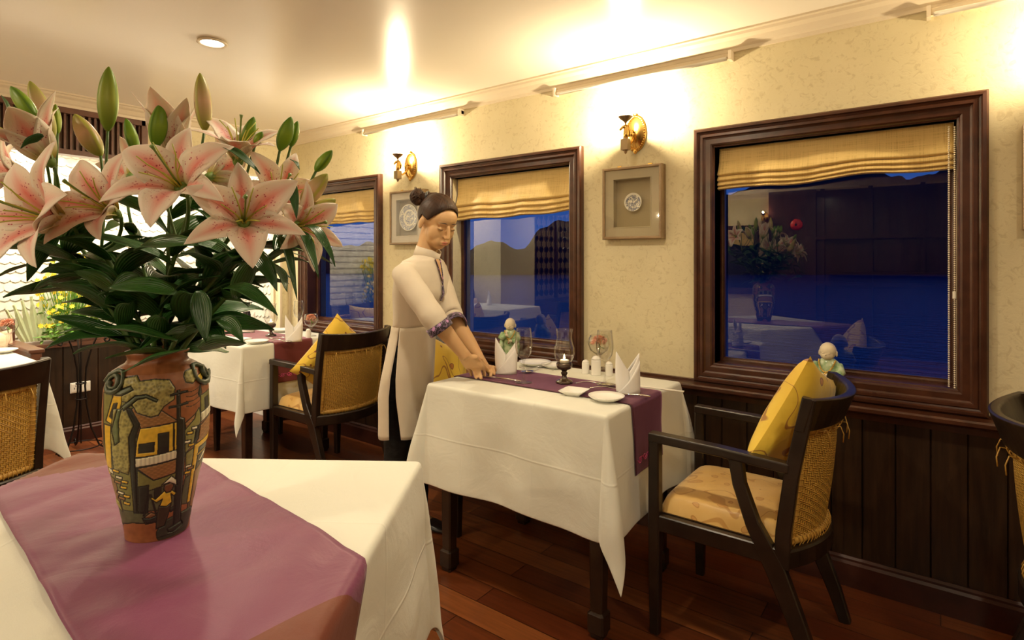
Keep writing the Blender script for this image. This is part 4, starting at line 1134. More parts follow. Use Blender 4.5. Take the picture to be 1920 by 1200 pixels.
# ---------------------------------------------------------------- painted relief vase
VD = 1.02; vb = at(296, 1000, VD); VX, VY = vb.x, vb.y; ZV = .7545
VPROF = [(.0, .0), (.046, .0), (.0495, .003), (.0505, .0158), (.0545, .0397), (.0615, .078), (.069, .112), (.076, .1448), (.0803, .172), (.0818, .2), (.0818, .231), (.0800, .2643), (.0755, .281), (.069, .293), (.058, .3005), (.0485, .306), (.0462, .311), (.0468, .318), (.0500, .3225), (.0495, .3255), (.0450, .3255), (.0435, .318)]
def vrad(z):
    for (r0, z0), (r1, z1) in zip(VPROF[1:], VPROF[2:]):
        if z0 <= z <= z1 and z1 > z0:
            return r0 + (r1 - r0) * (z - z0) / (z1 - z0)
    return .05
TER, OLV, DRK, YLW, CRM, BRN, GRY, OL2 = (.27, .095, .034), (.24, .22, .065), (.024, .022, .014), (.68, .43, .035), (.74, .68, .48), (.33, .16, .055), (.095, .095, .048), (.19, .18, .05)
# drawing on the vase: (kind, colour, relief mm, outline) over zoom coordinates
VP = [
 ([(190, 870), (330, 880), (450, 930), (440, 965), (300, 958), (255, 975), (230, 1030), (205, 960)], GRY, .3, 0),
 ([(150, 260), (200, 250), (330, 330), (330, 890), (200, 890), (150, 600)], OL2, .2, 0),
 ([(155, 420), (192, 420), (196, 660), (170, 770), (160, 600)], YLW, .5, 0),
 ([(165, 400), (205, 260), (252, 250), (250, 300), (215, 420)], YLW, .5, 0),
 ([(186, 375), (208, 305), (228, 300), (206, 388)], DRK, 0, 0),
 ([(205, 330), (330, 330), (345, 400), (310, 520), (300, 600), (285, 680), (205, 655), (192, 480)], OLV, 1.6, 2),
 ([(228, 330), (250, 330), (235, 400), (240, 500), (215, 520), (198, 440)], (.13, .16, .07), 2.2, 0),
 ([(300, 330), (340, 305), (460, 350), (548, 420), (350, 432)], BRN, .8, 3),
 ([(270, 320), (300, 330), (345, 410), (322, 480), (325, 700), (332, 880), (372, 905), (312, 902), (292, 600), (286, 480), (312, 415)], DRK, .8, 0),
 ([(330, 655), (550, 625), (552, 905), (330, 890)], GRY, .2, 0),
 ([(330, 655), (415, 722), (550, 702), (550, 745), (330, 790)], OL2, .4, 0),
 ([(335, 750), (390, 745), (385, 905), (338, 900)], DRK, .3, 0),
 ([(420, 770), (455, 765), (455, 830), (420, 835)], DRK, .3, 0),
 ([(345, 432), (550, 422), (550, 578), (320, 585), (328, 500)], YLW, .9, 0),
 ([(520, 425), (526, 425), (526, 575), (520, 575)], DRK, .6, 0),
 ([(340, 515), (420, 511), (418, 560), (338, 562)], DRK, .4, 0),
 ([(440, 470), (496, 468), (495, 575), (438, 578)], DRK, .4, 0),
 ([(320, 590), (550, 572), (550, 622), (320, 640)], CRM, 1.4, 4),
 ([(328, 645), (548, 625), (552, 700), (415, 720)], BRN, .9, 3),
 ([(255, 175), (330, 162), (345, 190), (420, 185), (500, 195), (530, 240), (525, 300), (470, 330), (440, 372), (400, 378), (330, 350), (300, 300), (250, 290)], OLV, 2.6, 2),
 ([(202, 245), (300, 212), (312, 232), (250, 262), (215, 262)], (.10, .12, .07), 3.0, 0),
 ([(250, 318), (320, 262), (380, 258), (438, 290), (430, 302), (380, 275), (335, 280), (262, 338)], (.10, .12, .07), 3.2, 0),
 ([(585, 478), (668, 375), (682, 440), (650, 560), (585, 610)], OLV, .6, 0),
 ([(585, 440), (648, 402), (640, 430), (590, 472)], BRN, .6, 3),
 ([(676, 312), (738, 300), (742, 402), (676, 408)], OL2, .6, 0),
 ([(702, 333), (724, 330), (726, 392), (704, 395)], DRK, .2, 0),
 ([(655, 205), (680, 190), (695, 225), (675, 240)], YLW, .8, 0),
 ([(690, 190), (715, 230), (720, 270), (700, 260)], DRK, .6, 0),
 ([(662, 300), (676, 245), (684, 300), (672, 318)], (.04, .045, .03), .6, 0),
 ([(676, 408), (744, 392), (746, 435), (678, 462)], CRM, 1.3, 4),
 ([(668, 482), (746, 438), (746, 552), (650, 575)], BRN, .8, 3),
 ([(650, 480), (676, 468), (662, 550), (632, 578)], DRK, .5, 0),
 ([(590, 610), (635, 590), (630, 700), (590, 760)], OLV, .4, 0),
 ([(585, 760), (620, 740), (610, 920), (560, 900)], GRY, .2, 0),
 ([(640, 578), (735, 553), (733, 690), (690, 800), (630, 980), (600, 960)], (.10, .07, .03), .3, 0),
 ([(640, 578), (735, 553), (733, 590), (668, 602), (618, 912), (598, 916)], YLW, 1.0, 0),
 ([(670, 605), (722, 592), (720, 618), (668, 628)], (.12, .13, .10), .2, 0),
 ([(658, 640), (716, 622), (714, 634), (656, 652)], YLW, .6, 0),
 ([(640, 740), (690, 700), (680, 780), (650, 880), (636, 960), (610, 970), (630, 850)], (.27, .15, .06), .6, 0),
 ([(662, 692), (690, 648), (712, 632), (706, 662), (680, 690)], CRM, 1.0, 0),
 ([(172, 658), (200, 662), (206, 690), (180, 686)], CRM, 1.0, 0),
 ([(180, 705), (212, 715), (232, 800), (252, 905), (222, 885), (192, 800)], (.22, .13, .05), .6, 0),
 ([(190, 830), (235, 850), (252, 905), (215, 880)], OLV, 1.4, 2),
 ([(430, 1020), (468, 965), (545, 950), (622, 948), (634, 985), (604, 1060), (520, 1102), (462, 1092), (432, 1055)], (.035, .036, .022), 1.4, 0),
 ([(540, 255), (556, 255), (560, 400), (582, 412), (584, 620), (572, 800), (560, 1000), (520, 1015), (540, 600)], DRK, 1.8, 0),
 ([(505, 270), (600, 265), (600, 274), (505, 280)], DRK, 1.0, 0), ([(498, 335), (602, 328), (602, 337), (498, 344)], DRK, 1.0, 0),
 ([(488, 1018), (565, 1000), (572, 1022), (520, 1045), (492, 1040)], DRK, 2.2, 0),
 ([(355, 932), (442, 925), (436, 962), (372, 968)], DRK, 1.2, 0), ([(362, 930), (402, 902), (440, 922), (400, 936)], (.20, .09, .035), 1.3, 0),
 ([(390, 800), (396, 800), (368, 920), (360, 920)], DRK, .8, 0), ([(398, 800), (403, 800), (432, 918), (426, 920)], DRK, .8, 0),
 ([(498, 905), (528, 895), (528, 922), (505, 925)], DRK, 1.0, 0),
 ([(445, 870), (512, 868), (496, 930), (474, 995), (428, 1004), (432, 930)], (.050, .032, .016), 1.4, 0),
 ([(400, 812), (425, 832), (470, 795), (505, 790), (538, 822), (526, 838), (508, 818), (514, 868), (484, 886), (448, 876), (462, 838), (430, 852), (402, 828)], YLW, 1.8, 0),
 ([(472, 760), (520, 752), (524, 780), (506, 806), (482, 806), (470, 785)], (.16, .065, .025), 1.8, 0),
 ([(458, 756), (512, 716), (538, 745), (540, 778), (500, 750)], CRM, 2.2, 0),
 ([(586, 165), (622, 158), (655, 172), (655, 215), (630, 235), (590, 222), (578, 190)], OLV, 2.4, 2),
]
for (bx, by, c) in ((232, 700, CRM), (262, 722, YLW), (226, 730, BRN), (256, 756, YLW), (240, 790, CRM), (272, 806, YLW), (246, 822, BRN), (272, 848, YLW), (216, 665, YLW), (612, 500, YLW), (640, 480, CRM), (600, 545, CRM), (620, 570, YLW), (606, 690, CRM), (600, 725, YLW), (616, 705, BRN)):
    VP.append(([(bx - 16, by - 9), (bx + 20, by - 5), (bx + 18, by + 11), (bx - 18, by + 7)], c, .9, 0))
VB = [(min(p[0] for p in q[0]), max(p[0] for p in q[0]), min(p[1] for p in q[0]), max(p[1] for p in q[0])) for q in VP]
def inpoly(x, y, P):
    r = False; j = len(P) - 1; dmin = 1e9
    for i in range(len(P)):
        xi, yi = P[i]; xj, yj = P[j]
        if (yi > y) != (yj > y) and x < (xj - xi) * (y - yi) / (yj - yi) + xi: r = not r
        dx, dy = xj - xi, yj - yi; t = max(0, min(1, ((x - xi) * dx + (y - yi) * dy) / (dx * dx + dy * dy + 1e-9)))
        d = (xi + t * dx - x) ** 2 + (yi + t * dy - y) ** 2
        if d < dmin: dmin = d
        j = i
    return r, sqrt(dmin)
def vpaint(x, y):
    col, h = TER, 0.0
    if y > 150 and x > 590 and 250 < y < 400 and x < 672:   # wires
        for k in range(4):
            if abs(y - (255 + 26 * k + 22 * sin((x - 560) / 120 * pi))) < 2.2: return DRK, -.2
    for k in range(len(VP) - 1, -1, -1):
        b = VB[k]
        if b[0] - 4 < x < b[1] + 4 and b[2] - 4 < y < b[3] + 4:
            P, c, rel, tx = VP[k]; ins, d = inpoly(x, y, P)
            if d < 3.0: return (.02, .017, .010), -.25
            if ins:
                col, h = c, rel * min(1, d / 8)
                if tx == 2:
                    n = noise.voronoi(V((x / 15, y / 15, 0)))[0][0]; f = .45 + 1.0 * min(1, n * 1.2); col = tuple(q * f for q in (c[0] * 1.15, c[1] * 1.1, c[2] * 1.2)); h += n * 1.3 - .7
                elif tx == 3:
                    s = .5 + .5 * sin(x / 5.5 + (int(y / 11) % 2) * 3); g = (y / 11) % 1; h += .5 * s * g; col = tuple(q * (.75 + .45 * s * g) for q in c)
                elif tx == 4:
                    s = abs(sin(x / 7)); h += .4 * s; col = tuple(q * (.7 + .3 * s) for q in c)
                else:
                    n = noise.noise(V((x / 20, y / 20, 1))); col = tuple(q * (1 + .22 * n) for q in c)
                return col, h
    n = noise.noise(V((x / 25, y / 25, 5))); return tuple(q * (1 + .25 * n) for q in col), n * .1
vt = thing('flower_vase', 'terracotta vase with a painted street scene in relief, holding the lilies', 'vase', (VX, VY, ZV), atan2(-VY, -VX) + pi / 2)
NS = 720; zs = []
zz = .003
while zz < .306: zs.append(zz); zz += .0008
prof = [(0, 0), (.046, 0)] + [(vrad(z), z) for z in zs] + [p for p in VPROF if p[1] > .3065 or False]
m = MB(); cols = []
cache = {}
for ip, (r, z) in enumerate(prof):
    for k in range(NS):
        a = 2 * pi * k / NS            # a=0 faces -Y local, i.e. the camera
        s = sin(a); col = TER; h = 0
        if .003 < z < .306 and r > .04:
            zx = (296 + s * r * 1.18 * 1046 - 150) * 3; zy = (1000.6 - 1046 * z - 640) * 3
            kk = NS - k if False else (k if k <= NS // 2 else NS - k)
            if NS // 4 < k < 3 * NS // 4:
                ky = NS // 2 - k if k <= NS // 2 else NS + NS // 2 - k
                col, h = cache[(ip, ky % NS)] if (ip, ky % NS) in cache else vpaint(zx, zy)
            else:
                col, h = vpaint(zx, zy)
            cache[(ip, k)] = (col, h)
            if z < .01: h = 0
        R = r + h * .00085
        m.v.append(V((R * s, -R * cos(a), z))); cols.append(col)
n = len(prof)
for i in range(n - 1):
    for j in range(NS):
        k = (j + 1) % NS; m.f.append((i * NS + j, i * NS + k, (i + 1) * NS + k, (i + 1) * NS + j)); m.mi.append(0)
m.f.append(tuple(range(NS - 1, -1, -1))); m.mi.append(0)
VM = Mat('vase_glaze', rough=.42, spec=.45); ca = VM.N('VertexColor'); ca.layer_name = 'paint'; VM.color(ca.outputs[0]); VM.bump(VM.noise(VM.coord(), 160, 3), .15, .002)
o = m.build('body', VM.m, vt, smooth=True)
at_ = o.data.color_attributes.new('paint', 'FLOAT_COLOR', 'POINT')
buf = []
for c in cols: buf += [c[0], c[1], c[2], 1.0]
at_.data.foreach_set('color', buf)
for s in (-1, 1):
    m = MB(); pts = []
    for k in range(22):
        a = k * .62; w_ = 1 - k / 30; g = .95 + .30 * w_ * cos(a) + (.02 * k if s > 0 else 0); z_ = .281 + .020 * w_ * sin(a); rr_ = vrad(min(z_, .304)) + .0035; pts.append(V((s * rr_ * sin(g), -rr_ * cos(g), z_)))
    m.tube(pts, [.0038 + .0012 * sin(k) for k in range(22)], 7); m.build('root_handle', plain('root_glaze', (.06, .075, .04), .4), vt, smooth=True)

# ---------------------------------------------------------------- lilies
LM = Mat('lily_petal', rough=.45, spec=.3, sheen=.2, sss=.12)
c = LM.N('TexCoord'); uv = LM.sep(c.outputs['UV']); cx = LM.math('ABSOLUTE', LM.math('SUBTRACT', uv[0], .5))
nz = LM.noise(LM.coord('UV', (14, 1.2, 1)), 3, 3)
band = LM.math('MULTIPLY', LM.ramp(LM.math('ADD', cx, LM.math('MULTIPLY', LM.math('SUBTRACT', nz, .5), .14)), [(0, (1, 1, 1)), (.06, (.85, .85, .85)), (.25, (.16, .16, .16)), (.40, (0, 0, 0))]),
               LM.ramp(uv[1], [(.05, (.35, .35, .35)), (.25, (.85, .85, .85)), (.50, (1, 1, 1)), (.97, (.05, .05, .05))]))
base = LM.mix(LM.math('MULTIPLY', band, .92), (.86, .74, .60), (.78, .17, .14))
vo = LM.N('TexVoronoi'); LM.L(LM.coord('UV', (11, 22, 1)), vo.inputs['Vector']); vo.inputs['Scale'].default_value = 1.0
sp = LM.math('MULTIPLY', LM.ramp(vo.outputs['Distance'], [(.20, (1, 1, 1)), (.27, (0, 0, 0))]),
             LM.math('MULTIPLY', LM.ramp(uv[1], [(.12, (0, 0, 0)), (.2, (1, 1, 1)), (.5, (1, 1, 1)), (.66, (0, 0, 0))]), LM.ramp(cx, [(.30, (1, 1, 1)), (.44, (0, 0, 0))])))
base = LM.mix(sp, base, (.45, .03, .07))
gb = LM.ramp(uv[1], [(.06, (1, 1, 1)), (.26, (0, 0, 0))]); base = LM.mix(LM.math('MULTIPLY', gb, .9), base, (.50, .44, .06))
LM.color(base); LM.bump(LM.noise(LM.coord('UV', (30, 1.5, 1)), 3, 2), .3, .002); LM = LM.m
LF = Mat('lily_leaf', rough=.32, spec=.45); c = LF.N('TexCoord'); uv = LF.sep(c.outputs['UV'])
st = LF.math('SINE', LF.math('MULTIPLY', uv[0], 62)); nz = LF.noise(LF.coord(), 12, 2)
LF.color(LF.mix(LF.math('MULTIPLY', LF.math('ADD', st, 1.0), .20), LF.ramp(nz, [(.3, (.012, .060, .010)), (.7, (.030, .110, .018))]), (.050, .150, .030)))
LF.bump(st, .35, .0015); LF = LF.m
STEMM = plain('lily_stem_green', (.075, .150, .028), .45); FIL = plain('lily_filament', (.50, .52, .07), .4); STG = plain('lily_stigma', (.16, .26, .05), .5)
def mk_bud(name, base, tip, rib):
    M = Mat(name, rough=.4, spec=.35, sss=.08); c = M.N('TexCoord'); uv = M.sep(c.outputs['UV'])
    M.color(M.mix(M.math('MULTIPLY', M.ramp(M.math('COSINE', M.math('MULTIPLY', uv[0], 6 * pi)), [(.7, (0, 0, 0)), (.98, (1, 1, 1))]), .8), M.ramp(uv[1], [(.05, base), (.5, tip), (.95, base)]), rib)); return M.m
BUDG = mk_bud('green_bud', (.10, .24, .012), (.22, .36, .022), (.07, .17, .01)); BUDY = mk_bud('yellow_green_bud', (.16, .26, .02), (.34, .42, .05), (.13, .24, .01)); BUDP = mk_bud('pink_bud', (.30, .32, .05), (.62, .42, .24), (.42, .44, .06))

def petal(mb, L, Wd, phi, th0, th1, M, rd, p=1.25):
    """one tepal: starts at the throat along +Z, opens outward, recurves at the tip"""
    ns, nw = 16, 8; b = len(mb.v); pos = V((.004, 0, 0)); pts = []; ds = L / ns; wob = rd.uniform(0, 6)
    for i in range(ns + 1):
        s = i / ns; th = th0 + (th1 - th0) * s ** p; t = V((sin(th), 0, cos(th))); nrm = V((-cos(th), 0, sin(th)))
        w = Wd * (max(0, sin(pi * min(1, .06 + s * .94) ** .82))) ** .85 * (1 if s < .98 else .5)
        for j in range(nw + 1):
            q = 2 * j / nw - 1
            cup = (.30 * (1 - s) + .04) * w * q * q; wave = .055 * w * sin(s * 15 + wob + (q > 0) * 1.3) * abs(q) ** 2 * 2 * s
            keel = -.05 * w * exp(-(q / .16) ** 2)
            pts.append(pos + V((0, q * w, 0)) + nrm * (cup + wave + keel))
        pos = pos + t * ds
    Rz = Matrix.Rotation(phi, 3, 'Z')
    mb.v += [M @ (Rz @ q) for q in pts]
    if mb.uv is None: mb.uv = []
    for i in range(ns + 1):
        for j in range(nw + 1): mb.uv.append((j / nw, i / ns))
    for i in range(ns):
        for j in range(nw):
            a = b + i * (nw + 1) + j; mb.f.append((a, a + 1, a + nw + 2, a + nw + 1)); mb.mi.append(0)
def frame(d, roll=0):
    d = V(d).normalized(); a = V((0, 0, 1)).cross(d)
    a = a.normalized() if a.length > .05 else RV.copy()
    b = d.cross(a); return Matrix((a, b, d)).transposed() @ Matrix.Rotation(roll, 3, 'Z')
def cdir(x, y, toward): return (RV * x + V((0, 0, y)) - FV * toward).normalized()
def lily_flower(parent, org, pos, d, size, opening, roll, seed, pistil=True):
    rd = random.Random(seed); M = frame(d, roll); c = V(pos) - V(org)
    m = MB(); m.lathe([(.0045, -.024), (.009, -.016), (.011, -.004), (.008, .003), (0, .004)], 12, c, M); fl = m.build('flower', STG, parent, smooth=True)
    for k in range(6):
        inner = k % 2 == 0; mb = MB()
        o_ = opening * rd.uniform(.88, 1.12)
        petal(mb, size * rd.uniform(.92, 1.06), size * (.262 if inner else .185), k * pi / 3, .28 + .14 * o_ + (.0 if inner else .06), (1.10 + .95 * o_) , M, rd, 1.15)
        mb.v = [p + c + M @ V((0, 0, -.012)) for p in mb.v]
        mb.build('petal', LM, fl, smooth=True, solid=.0009)
    if pistil:
        for k in range(6):
            a = k * pi / 3 + .5; m = MB(); pts = [M @ V((cos(a) * (.003 + .030 * s ** 1.5) * rd.uniform(.8, 1.1), sin(a) * (.003 + .030 * s ** 1.5), size * .58 * s)) + c for s in (0, .25, .5, .75, 1)]
            m.tube(pts, [.0016, .0014, .0012, .0011, .0009], 5); m.build('stamen', FIL, fl, smooth=True)
        m = MB(); pts = [M @ V((.002 * s, .004 * s * s, size * .74 * s)) + c for s in (0, .3, .6, .9, 1)]
        m.tube(pts, [.0018, .0015, .0014, .0016, .0034], 6); m.build('pistil', STG, fl, smooth=True)
    return fl
def lily_bud(parent, org, b, tip, wpx, kind, seed=0):
    b, tip = V(b) - V(org), V(tip) - V(org); L = (tip - b).length; M = frame(tip - b, seed); m = MB(); n = 18; m.uv = []
    pr = [(.12, 0), (.45, .06), (.78, .18), (.97, .34), (1, .48), (.93, .62), (.74, .78), (.46, .90), (.22, .97), (.06, 1)]
    for i, (r, z) in enumerate(pr):
        for k in range(n + 1):
            a = 2 * pi * k / n; rr = r * wpx * (1 + .075 * cos(3 * a)); m.v.append(b + M @ V((rr * cos(a), rr * sin(a), z * L))); m.uv.append((k / n, z))
    for i in range(len(pr) - 1):
        for k in range(n): a = i * (n + 1) + k; m.f.append((a, a + 1, a + n + 2, a + n + 1)); m.mi.append(0)
    return m.build('bud', {'g': BUDG, 'y': BUDY, 'p': BUDP}[kind], parent, smooth=True, sub=1)
def leaf(parent, org, b, tip, w, droop=.15, seed=0):
    b, tip = V(b) - V(org), V(tip) - V(org); D = tip - b; L = D.length; rd = random.Random(seed)
    mid = b + D * .5 + V((0, 0, droop * L)); n, nw = 14, 6; m = MB(); m.uv = []; tw = rd.uniform(-.5, .5)
    side0 = D.cross(V((0, 0, 1))); side0 = side0.normalized() if side0.length > 1e-4 else RV.copy()
    side0 = (Matrix.Rotation(rd.uniform(-.7, .7), 3, D.normalized()) @ side0)
    for i in range(n + 1):
        s = i / n; p = b * (1 - s) ** 2 + mid * 2 * s * (1 - s) + tip * s * s; t = ((mid - b) * (1 - s) + (tip - mid) * s).normalized()
        sd = Matrix.Rotation(tw * s, 3, t) @ (side0 - t * side0.dot(t)).normalized(); nr = sd.cross(t)
        ww = w * (sin(pi * min(1, .04 + s * .96) ** .80) ** .9 + .02) if s < 1 else w * .01
        for j in range(nw + 1):
            q = 2 * j / nw - 1; m.v.append(p + sd * (q * ww) + nr * (ww * .30 * q * q + .10 * w * sin(s * 9 + seed) * q * q)); m.uv.append((j / nw, s))
    for i in range(n):
        for j in range(nw): a = i * (nw + 1) + j; m.f.append((a, a + 1, a + nw + 2, a + nw + 1)); m.mi.append(0)
    return m.build('leaf', LF, parent, smooth=True, solid=.0007)
def bez(a, b, c, n=10): return [a * (1 - s) ** 2 + b * 2 * s * (1 - s) + c * s * s for s in [i / n for i in range(n + 1)]]
GL = 'lily stems in the painted vase'
def stem(label, node, flowers, buds, leaves, mouth, nleaf, seed):
    """node: where the stalk branches. flowers: (px,py,d,dir,size,open,roll); buds: (bx,by,tx,ty,d,w,kind)"""
    rd = random.Random(seed); z0 = V((VX, VY, ZV + .300)); O = z0 + RV * mouth[0] + FV * mouth[1]
    t = thing('lily_stem', label, 'lily', O, 0, GL); N_ = at(*node); base = O - V((0, 0, .10)) - (O - z0) * .3
    midp = O.lerp(N_, .45) + V((0, 0, .04))
    path = [base] + bez(O, midp, N_, 12)
    m = MB(); m.tube([p - O for p in path], [.0042] * 6 + [.0038] * 8, 8); m.build('stem', STEMM, t, smooth=True)
    for i, f in enumerate(flowers):
        p = at(f[0], f[1], f[2]); d = cdir(*f[3]); lily_flower(t, O, p, d, f[4], f[5], f[6], seed * 17 + i, f[7] if len(f) > 7 else True)
        q = p - d * .026; m = MB(); m.tube([x - O for x in bez(N_, N_.lerp(q, .5) - d * .03, q, 8)], .0030, 7); m.build('pedicel', STEMM, t, smooth=True)
    for i, b in enumerate(buds):
        p = at(b[0], b[1], b[4]); q = at(b[2], b[3], b[4] + (b[7] if len(b) > 7 else 0)); lily_bud(t, O, p, q, b[5] * b[4] / FPX, b[6], i + seed)
        d = (q - p).normalized(); m = MB(); m.tube([x - O for x in bez(N_, N_.lerp(p, .6) - d * .02, p + d * .003, 8)], .0024, 7); m.build('pedicel', STEMM, t, smooth=True)
    for i, l in enumerate(leaves):
        leaf(t, O, at(l[0], l[1], l[4]), at(l[2], l[3], l[4] + (l[7] if len(l) > 7 else -.02)), l[5] * l[4] / FPX / 2, l[6], i + seed)
    pts = bez(O, midp, N_, 24)
    for i in range(nleaf):
        s = .10 + .88 * i / max(1, nleaf - 1); p = pts[int(s * 24)]; g = i * 2.4 + seed; L = rd.uniform(.10, .155)
        out = (RV * cos(g) + FV * sin(g) * .8).normalized(); r0 = p - V((VX, VY, p.z)); 
        if r0.length > .02: out = (out + r0.normalized() * .5).normalized()
        d = (out * rd.uniform(.75, 1.0) + V((0, 0, rd.uniform(-.25, .55)))).normalized()
        leaf(t, O, p, p + d * L, rd.uniform(.016, .025), rd.uniform(.08, .34), seed * 31 + i)
    return t
NL = 11
stem('lily stem with a wide open pink bloom at the far left of the bouquet', (120, 470, .97), [(102, 412, .90, (-.38, .26, .90), .136, .85, .15)], [], [(155, 520, 62, 545, .95, 40, .12), (112, 430, 50, 528, .97, 38, .2)], (-.018, -.018), NL, 1)
stem('lily stem with an open pink bloom and a tall yellow green bud at top left', (190, 470, 1.0), [(203, 393, .94, (-.20, .40, .88), .114, .8, .1)], [(202, 247, 204, 125, 1.02, 17.5, 'y'), (190, 293, 140, 214, 1.05, 18, 'p')], [(230, 560, 140, 508, .95, 44, .1), (330, 640, 178, 612, .9, 46, .05), (262, 520, 205, 548, .9, 36, .2)], (-.012, .008), NL, 2)
stem('lily stem with the central open pink bloom facing forward', (335, 460, .98), [(338, 350, .90, (.03, .50, .85), .122, 1.0, .52)], [(291, 277, 301, 194, 1.0, 16, 'g'), (384, 247, 375, 137, 1.02, 15.5, 'p')], [(350, 655, 228, 698, .86, 38, .05), (330, 550, 202, 540, .86, 42, .12), (372, 545, 386, 642, .88, 34, .1), (255, 470, 372, 462, .88, 48, .15)], (.0, -.022), NL, 3)
stem('lily stem with an open pink bloom at the centre right of the bouquet', (440, 480, .98), [(457, 416, .90, (.42, .34, .80), .112, .80, .62)], [], [(375, 655, 462, 644, .88, 40, .1), (420, 540, 520, 592, .9, 34, .25), (410, 600, 456, 642, .86, 30, .3), (440, 560, 480, 480, .94, 36, .1)], (.020, -.016), NL, 4)
stem('lily stem with a pale bloom opening upward behind the centre right', (440, 430, 1.06), [(447, 290, 1.03, (.25, .85, .40), .098, .55, .2)], [(455, 280, 476, 219, 1.05, 12, 'g'), (478, 272, 492, 247, 1.04, 7.5, 'g')], [(410, 274, 488, 327, .90, 20, .18)], (.014, .016), 9, 5)
stem('lily stem with a tall side-on bloom pointing up at the back of the bouquet', (318, 400, 1.08), [(322, 292, 1.04, (.02, 1.0, .10), .132, -.50, .3, False)], [(256, 290, 236, 222, 1.06, 11, 'g')], [], (.0, .024), 9, 6)
stem('lily stem with a bloom leaning up and left at the top left of the bouquet', (100, 400, 1.06), [(84, 290, 1.0, (-.40, .80, .25), .118, .05, .0)], [(68, 222, 20, 162, .98, 14, 'g'), (100, 262, 56, 152, 1.06, 16, 'p'), (108, 252, 104, 195, 1.08, 8, 'y')], [(30, 250, 2, 178, 1.02, 30, .1), (82, 255, 38, 278, .95, 22, .1)], (-.022, .010), 9, 7)
stem('lily stem bending far right with a half side-on bloom and two large pink buds', (530, 470, 1.02), [(558, 425, .98, (.85, .02, .45), .092, .75, .6)], [(566, 386, 614, 326, 1.0, 17, 'p'), (562, 416, 629, 374, 1.02, 19, 'p'), (591, 322, 623, 282, 1.0, 11, 'g')], [(470, 470, 520, 546, .93, 34, .2), (510, 495, 539, 547, .94, 28, .2), (520, 440, 557, 562, .95, 24, .35), (560, 432, 597, 522, .95, 24, .3), (575, 425, 628, 500, .93, 24, .35), (545, 335, 556, 410, .92, 18, .1)], (.026, -.002), 9, 8)
stem('lily stem with a pair of slim green buds right of the bouquet', (500, 430, 1.05), [(520, 368, 1.05, (.50, .35, .60), .098, .8, .1)], [(524, 283, 546, 219, 1.05, 14, 'g'), (545, 276, 558, 227, 1.08, 9, 'g')], [(545, 300, 562, 318, 1.02, 12, .2)], (.022, .014), 9, 9)
stem('lily stem with a bloom behind the far left flower, at the photo edge', (60, 430, 1.10), [(36, 330, 1.12, (-.75, .2, .35), .100, .8, .2)], [], [(60, 420, 12, 470, 1.0, 24, .2)], (-.026, .014), 8, 10)
stem('lily stem at the back of the bouquet, its bloom turned to the windows', (250, 430, 1.22), [(250, 330, 1.26, (-.2, .3, -.9), .110, .9, .2)], [], [], (-.010, .028), 9, 11)
stem('second lily stem at the back of the bouquet, its bloom turned to the windows', (400, 430, 1.22), [(400, 330, 1.26, (.3, .3, -.9), .110, .9, .5)], [], [], (.012, .028), 9, 12)
# ---------------------------------------------------------------- the waitress
SKIN = Mat('skin', (.62, .385, .19), .48, spec=.35, sss=.12).m
TUN = Mat('tunic_cloth', (.66, .58, .46), .8, spec=.2, sheen=.2); TUN.bump(TUN.noise(TUN.coord(), 9, 3, .5, .8), .35, .01); TUN = TUN.m
TRS = Mat('black_trousers', (.012, .012, .013), .75, spec=.2); TRS.bump(TRS.noise(TRS.coord(scale=(1, 1, 3)), 9, 3, .5, .8), .6, .012); TRS = TRS.m
HAIR = Mat('dark_hair', rough=.5, spec=.3); HAIR.color(HAIR.ramp(HAIR.noise(HAIR.coord(scale=(4, 30, 4)), 3, 4), [(.3, (.016, .007, .004)), (.75, (.065, .027, .011))])); HAIR.bump(HAIR.noise(HAIR.coord(scale=(6, 60, 6)), 4, 3), .5, .003); HAIR = HAIR.m
CUFF = Mat('embroidered_cuff', rough=.6, sheen=.3); vo = CUFF.N('TexVoronoi'); CUFF.L(CUFF.coord(), vo.inputs['Vector']); vo.inputs['Scale'].default_value = 42
nn = CUFF.noise(CUFF.coord(), 60, 2); CUFF.color(CUFF.mix(CUFF.ramp(vo.outputs['Distance'], [(.22, (1, 1, 1)), (.30, (0, 0, 0))]), CUFF.mix(CUFF.ramp(CUFF.math('ABSOLUTE', CUFF.math('SUBTRACT', nn, .5)), [(.02, (1, 1, 1)), (.04, (0, 0, 0))]), (.018, .008, .022), (.25, .16, .30)), (.50, .24, .50))); CUFF = CUFF.m
SHOE = plain('black_shoe', (.012, .011, .011), .3); LIP = plain('lips', (.50, .14, .10), .4, sss=.1); BROW = plain('brow_hair', (.03, .014, .008), .7)
PSI = math.radians(18); BF = V((cos(PSI), sin(PSI), 0)); BL = V((-sin(PSI), cos(PSI), 0)); BO = V((-1.855, 1.705, 0))
WT = thing('person', 'waitress in a cream tunic and black trousers leaning over the middle table, setting a knife', 'person', BO)
def B(f, l, z): return BF * f + BL * l + V((0, 0, z))          # local to the person (at BO, no rotation)
def Lc(p): return V(p) - BO
HC = B(.145, 0, 1.405) ; HPSI = math.radians(-10); PIT = math.radians(27)
HM_ = Matrix.Rotation(HPSI, 3, 'Z') @ Matrix.Rotation(PIT, 3, 'Y')
def Hd(x, y, z): return HC + HM_ @ V((x, y, z))
m = MB()
def HE(c, r): m.ell(Hd(*c), r, 18, HM_)
HE((-.012, 0, .025), (.090, .072, .086)); HE((.026, 0, -.030), (.058, .057, .072)); HE((.050, 0, -.084), (.026, .027, .021)); HE((.030, 0, -.066), (.046, .050, .034))
